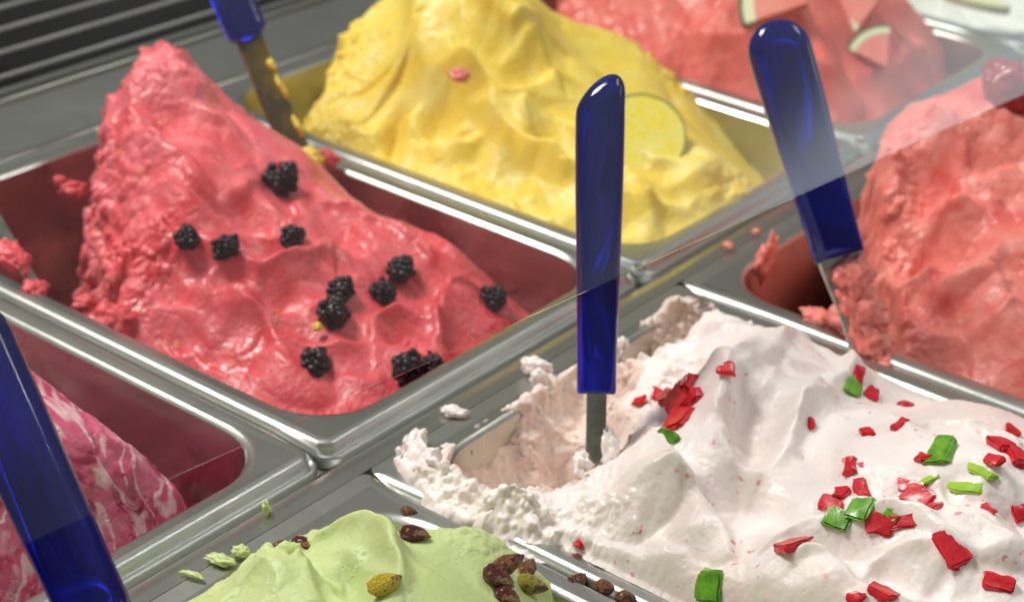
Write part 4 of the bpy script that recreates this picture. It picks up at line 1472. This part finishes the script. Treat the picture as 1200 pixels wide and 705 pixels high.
# round yellow slice pressed into the mango gelato: disc facing up and towards the viewer
q = B.hit(752, 160)
ang_ = 2 * math.pi * .999
v_dir = Vector(-ray(752, 160))
nrm = (v_dir + Vector((0.1, 0.1, 0.55))).normalized()
mq = nrm.to_track_quat('Y', 'Z').to_euler()
R1 = 0.0265
slice_thing('mango_slice', Vector(q) + v_dir * .0195, mq,
            [('flesh', wedge_mesh(R1 * .95, ang_, .006, 40), 'mango_flesh'), ('rind', ring_mesh(R1 * .95, R1, ang_, .0066, 40), 'mango_rind')],
            'round yellow fruit slice pressed into the mango gelato behind the blue spatula', 'fruit slice')
for (px, py, r, an, rotz, tilt, lab) in (
        (1020, 62, .030, 1.25, -1.0, .2, 'watermelon wedge with its dark skin towards the front rim'),
        (905, 2, .046, 1.3, -.15, -.1, 'watermelon wedge lying at the top edge left of the spatula top'),
        (1000, 8, .046, 1.2, .5, .0, 'watermelon wedge standing at the top edge right of the spatula top')):
    q = D.hit(px, py)
    nrm = (Vector(-ray(px, py)) + Vector((tilt, 0, .5))).normalized()
    mq = (nrm.to_track_quat('Y', 'Z').to_matrix() @ Matrix.Rotation(rotz, 3, 'Y'))
    off = mq @ Vector((r * .55, 0, 0))
    slice_thing('watermelon_wedge', Vector(q) + nrm * .010 - off, mq.to_euler(),
                [('flesh', wedge_mesh(r * .78, an, .009), 'melon_flesh'), ('pale_rind', ring_mesh(r * .78, r * .95, an, .0094), 'melon_white'),
                 ('dark_skin', ring_mesh(r * .95, r, an, .0098), 'melon_green')], lab, 'watermelon')
q = onz(1145, 4, .022)
slice_thing('lemon_slice', q, (0.3, .1, 0.5),
            [('flesh', wedge_mesh(.022, ang_, .005, 32), 'lemon'), ('rind', ring_mesh(.022, .0245, ang_, .0056, 32), 'mango_rind')],
            'yellow lemon slice lying on the pale gelato in the top right corner', 'fruit slice').rotation_euler = (math.pi / 2 - .2, .1, .4)


# ------------------------------------------------------------------ spatulas
def handle_mesh(L, w0, w1, t0, t1, slant=0.0, notch=0.004):
    """along +Z from 0 (blade end) to L; width X, thickness Y"""
    loops = []
    n_ = 28
    zs = list(np.linspace(0, L * .80, 16)) + list(L * .80 + (L * .20) * np.sin(np.linspace(0, math.pi / 2, 16)[1:]))
    zs = [0, 0.0006, 0.0016] + zs[1:]
    for z in zs:
        u = z / L
        w = w0 + (w1 - w0) * sstep(u * 1.15)
        t = t0 + (t1 - t0) * sstep(u * 1.15)
        k = 1.0
        if z <= .0016:
            k = .90 + .10 * math.sqrt(max(0, 1 - (1 - z / .0016) ** 2))
        rt_ = w1 * .52
        if z > L - rt_:
            k = math.sqrt(max(0.0004, 1 - ((z - (L - rt_)) / rt_) ** 2))
        P = []
        for i in range(n_):
            a = 2 * math.pi * i / n_
            c, s_ = math.cos(a), math.sin(a)
            e = .72
            x = math.copysign(abs(c) ** e, c) * w / 2 * k
            y = math.copysign(abs(s_) ** e, s_) * t / 2 * max(k, .0)
            zz = z
            if u > .7:
                zz = z + slant * (x / (w / 2)) * (u - .7) / .3
            if u < .12:
                zz = zz + notch * (1 - (x / (w / 2)) ** 2) * (1 - u / .12)
            P.append((x, y, zz))
        loops.append(np.array(P))
    V, F = loft(loops, True)
    F.append(tuple(reversed(range(n_))))
    me_ = mesh_from('handle', V, F)
    return me_


def blade_mesh(L, w0, w1, th=.0012, curve=.0, tip=.4):
    loops = []
    for i in range(16):
        u = i / 15
        w = w0 + (w1 - w0) * sstep(u * 1.6)
        if u > .86:
            w *= 1 - tip * ((u - .86) / .14) ** 2
        z = -u * L
        yc = curve * math.sin(u * math.pi * .5) ** 2
        P = []
        for x, y in ((-1, 0), (-.9, 1), (-.4, 1.0), (0, 1), (.4, 1.0), (.9, 1), (1, 0), (.9, -1), (.4, -1), (0, -1), (-.4, -1), (-.9, -1)):
            dish = .10 * (x * x) * w * (u > .25)
            P.append((x * w / 2, y * th / 2 + yc + dish * curve * 20, z))
        loops.append(np.array(P)[::-1])
    V, F = loft(loops, True)
    F.append(tuple(reversed(range(12))))
    return mesh_from('blade', V, F)


def spatula(bottom, top, face, L, w0, w1, t0, t1, bl, bw0, bw1, label, slant=0.0, blade_mat='blade', curve=0.0, bth=.0014, notch=.004):
    """bottom/top: ends of the handle in the world; face: direction the wide side looks"""
    b = Vector(bottom); t = Vector(top)
    z = (t - b).normalized()
    L = (t - b).length if L is None else L
    f = Vector(face)
    y = (f - z * f.dot(z)).normalized()
    x = y.cross(z)
    mw = Matrix((x, y, z)).transposed().to_4x4()
    root = empty('gelato_spatula')
    h = bpy.data.objects.new('handle', handle_mesh(L, w0, w1, t0, t1, slant, notch))
    COL.objects.link(h)
    h.data.materials.append(M['blue'])
    h.data.polygons.foreach_set('use_smooth', [True] * len(h.data.polygons))
    h.parent = root
    g_ = bpy.data.objects.new('blade', blade_mesh(bl, bw0, bw1, bth, curve))
    COL.objects.link(g_)
    g_.data.materials.append(M[blade_mat])
    g_.data.polygons.foreach_set('use_smooth', [False] * len(g_.data.polygons))
    g_.location = (0, 0, notch * .9 + .001)
    g_.parent = root
    root.matrix_world = Matrix.Translation(b) @ mw
    tag(root, label, 'spatula', 'blue handled gelato spatulas')
    return root


# centre spatula: handle seen edge on
b = onz(699, 462, .036)
t = onz(704, 92, .158)
sp1 = spatula(b, t, (.5, -.8, .3), None, .0172, .0215, .0150, .0190, .075, .0088, .0088, 'blue handled spatula standing in the whitish gelato, seen edge on',
              slant=-.007, notch=.001)
sp1.rotation_euler.rotate_axis('Z', math.radians(0))
# right spatula over the coral pan
b = onz(984, 303, .040)
t = onz(903, 24, .150)
sp2 = spatula(b, t, (.55, -.75, .35), None, .0262, .0315, .016, .019, .058, .0225, .0175, 'blue handled spatula loaded with coral gelato at the right', curve=.004, notch=.0045)
# left spatula in front
b = onz(120, 735, .055)
d_ = ray(-50, 360)
t = CAM_C + d_ * (np.linalg.norm(b - CAM_C) + .02)
sp3 = spatula(b, t, (.3, -.9, .3), None, .0250, .0280, .016, .018, .08, .024, .036, 'large blue spatula handle cut off by the left edge in front', notch=.0045)
# back spatula between red and yellow heaps
b = onz(290, 40, .075)
t = onz(218, -135, .150)
sp4 = spatula(b, t, (.7, -.6, .3), None, .0240, .0285, .014, .017, .085, .016, .017, 'blue spatula with juice stained blade at the top left behind the red peak', blade_mat='steel_dirty', notch=-.004)
# spatula at the left of the red pan: only its blade enters the picture
T_ = onz(50, 350, -.006)
b = onz(-30, 212, .040)
bl5 = float(np.linalg.norm(T_ - b))
t = b + (b - T_) / bl5 * .13
sp5 = spatula(b, t, (.7, -.3, .6), None, .0215, .0265, .014, .017, bl5, .006, .006, 'steel spatula blade with pink gelato on it entering at the left edge', notch=-.004)



def residue(root, items, mt):
    for c, r, rot, sd in items:
        o_ = lump('gelato_residue', (0, 0, 0), r, M[mt], None, amp=.45, fr=1.6, seed=sd, rot=rot, fine=.2)
        o_.parent = root
        o_.location = c


residue(sp2, [((-.004, .0035, -.010), (.0095, .0045, .010), (.2, .1, .3), 1.3), ((-.003, .0040, -.026), (.0095, .0050, .012), (.1, .3, .2), 2.7),
              ((-.002, .0040, -.042), (.0095, .006, .012), (.3, .2, .1), 5.1), ((-.008, .002, -.034), (.006, .006, .008), (.5, .2, .1), 7.7),
              ((-.002, .004, -.056), (.011, .008, .009), (.5, .2, .6), 9.2)], 'coral')
residue(sp4, [((-.0065, .002, -.036), (.0014, .003, .008), (0, .1, 0), 1.9), ((-.0065, .001, -.060), (.0016, .003, .006), (0, .1, 0), 6.9),
              ((-.006, .004, -.080), (.006, .004, .007), (0, .1, 0), 2.9), ((-.006, .002, -.022), (.0018, .002, .004), (0, .1, 0), 5.9)], 'yellow')
residue(sp5, [((.003, .004, -bl5 * .66), (.007, .004, .010), (.2, .1, .3), 3.3), ((.002, .003, -bl5 * .93), (.006, .004, .006), (.2, .1, .3), 4.3)], 'pink')
residue(sp1, [((-.0065, .001, -.026), (.004, .004, .010), (.2, .1, .3), 3.9), ((.0055, .003, -.031), (.004, .004, .006), (.2, .1, .3), 8.3)], 'white')
# gelato clinging to the blades (held by the spatulas: crumbs of their own)
for c, r, mt, rot, lab, nm_ in (
        (onz(995, 375, .004), (.011, .008, .009), 'coral', (.1, .4, .2), 'coral gelato lump under the right spatula blade', 'gelato_crumb'),
        (onz(1020, 392, .002), (.009, .007, .006), 'coral', (.6, .2, .2), 'coral gelato lump hanging over the rim beneath the spatula tip', 'gelato_crumb'),
        (onz(960, 372, -.001), (.009, .006, .004), 'coral', (.1, .1, .2), 'flat coral gelato crumb on the rim left of the spatula tip', 'gelato_crumb'),
        (onz(130, 376, -.008), (.011, .010, .008), 'pink', (.1, .2, .2), 'loose pink gelato lump at the near rim of the red pan', 'gelato_crumb'),
        (onz(100, 355, -.010), (.006, .005, .004), 'pink', (.1, .2, .9), 'small pink gelato crumb left of the loose lump', 'gelato_crumb'),
        (onz(385, 185, .006), (.007, .004, .005), 'pink', (.1, .2, .2), 'pink gelato drip spilling over the rim towards the mango pan', 'gelato_crumb'),
        (onz(539, 88, .060), (.006, .004, .0035), 'coral', (.1, .2, .2), 'pink crumb stuck on the yellow gelato', 'gelato_crumb'),
        (onz(372, 383, .002), (.0022, .0022, .002), 'yellow', (0, 0, 0), 'tiny yellow crumb beside the stacked blackberries', 'gelato_crumb'),
        (onz(341, 148, .002), (.006, .005, .005), 'yellow', (.3, 0, 0), 'yellow crumb at the tip of the rear spatula', 'gelato_crumb'),
        (onz(853, 287, .001), (.003, .002, .0016), 'coral', (.3, 0, 0), 'coral crumb on the flange near the coral pan corner', 'gelato_crumb'),
        (onz(886, 271, .001), (.0024, .002, .0012), 'coral', (.3, 0, 0), 'tiny coral crumb on the flange near the mango pan', 'gelato_crumb'),
        (onz(312, 595, .001), (.0018, .0018, .0036), 'green', (.3, 0, 0), 'pistachio gelato crumb standing on the divider rail', 'gelato_crumb'),
        (onz(258, 655, .000), (.006, .003, .0015), 'green', (.0, 0, .3), 'pistachio gelato smear on the rear flange', 'gelato_crumb'),
        (onz(282, 645, .001), (.004, .003, .002), 'green', (.0, 0, .3), 'pistachio gelato dab at the end of the flange smear', 'gelato_crumb'),
        (onz(225, 672, .000), (.005, .0015, .0008), 'green', (.0, 0, .3), 'thin pistachio smear on the flange near the left spatula', 'gelato_crumb'),
        (onz(628, 430, .002), (.007, .004, .005), 'white', (.2, 0, .5), 'white gelato dollop on the rear flange at the end of the crease', 'gelato_crumb'),
        (onz(632, 445, .000), (.004, .003, .006), 'white', (.2, 0, .5), 'white gelato drip under the flange dollop', 'gelato_crumb'),
        (onz(532, 482, .000), (.006, .003, .002), 'white', (.1, 0, .5), 'small white gelato peak on the rear flange', 'gelato_crumb'),
        (onz(487, 520, .002), (.004, .009, .005), 'white', (.3, .1, .3), 'white gelato curl on the corner flange', 'gelato_crumb'),
        (onz(500, 548, .002), (.006, .008, .004), 'white', (.3, .1, .3), 'white gelato ridge below the corner curl', 'gelato_crumb'),
        (onz(728, 412, .000), (.003, .005, .008), 'white', (.2, 0, .5), 'white gelato flake behind the centre handle', 'gelato_crumb'),
        (onz(545, 528, -.010), (.003, .004, .006), 'green_candy', (.2, 0, .5), 'green candied bit stuck to the scraped pan wall', 'candied_bit'),
        (onz(895, 312, -.010), (.004, .012, .018), 'coral', (.0, .1, .2), 'coral gelato residue on the left wall of the coral pan', 'gelato_crumb'),
        (onz(70, 212, .012), (.003, .003, .003), 'pink', (.0, .1, .2), 'pink crumb sticking out from the left side of the red heap', 'gelato_crumb'),
        (onz(85, 222, .008), (.007, .006, .005), 'pink', (.0, .1, .2), 'pink gelato knob on the left side of the red heap', 'gelato_crumb'),
):
    o = lump(nm_, c, r, M[mt], None, amp=.45, fr=1.5, seed=float(c[0] * 97 + c[1] * 31), rot=rot, fine=.16)
    tag(o, lab, 'crumb')

q = H.hit(1172, 118)
o = lump('strawberry_piece', q + np.array([.004, .004, .006]), (.018, .012, .014), plain('dark_strawberry_flesh', (0.42, 0.02, 0.025), .3, (0.22, 0.01, 0.015), 120, sss=.2, coat=.3), None,
         amp=.3, fr=1.2, seed=4.2, rot=(.3, .5, .2), fine=.08)
tag(o, 'dark red strawberry piece on top of the coral gelato at the right edge', 'fruit')

# ------------------------------------------------------------------ display glass
ga = onz(95, 607, .115)
gb = onz(952, 222, .115)
gd = (gb - ga) / np.linalg.norm(gb - ga)
g0 = ga - gd * .5
g1 = gb + gd * .9
up = np.array([-.55, 0.0, .83])
up = up - gd * (up @ gd)
up /= np.linalg.norm(up)
gn = np.cross(gd, up)
Hh = .42
th = .003
V = []
for s_ in (-1, 1):
    for a_, u_ in ((g0, 0), (g1, 0), (g1, Hh), (g0, Hh)):
        V.append(a_ + up * u_ + gn * s_ * th / 2)
F = [(0, 1, 2, 3), (7, 6, 5, 4), (0, 4, 5, 1), (1, 5, 6, 2), (2, 6, 7, 3), (3, 7, 4, 0)]
gp = link_mesh('glass_pane', mesh_from('glass_pane', V, F), M['glass'], smooth=False)
tag(gp, 'tilted clear glass pane of the display case, its lower edge crossing the blue handles', 'glass')
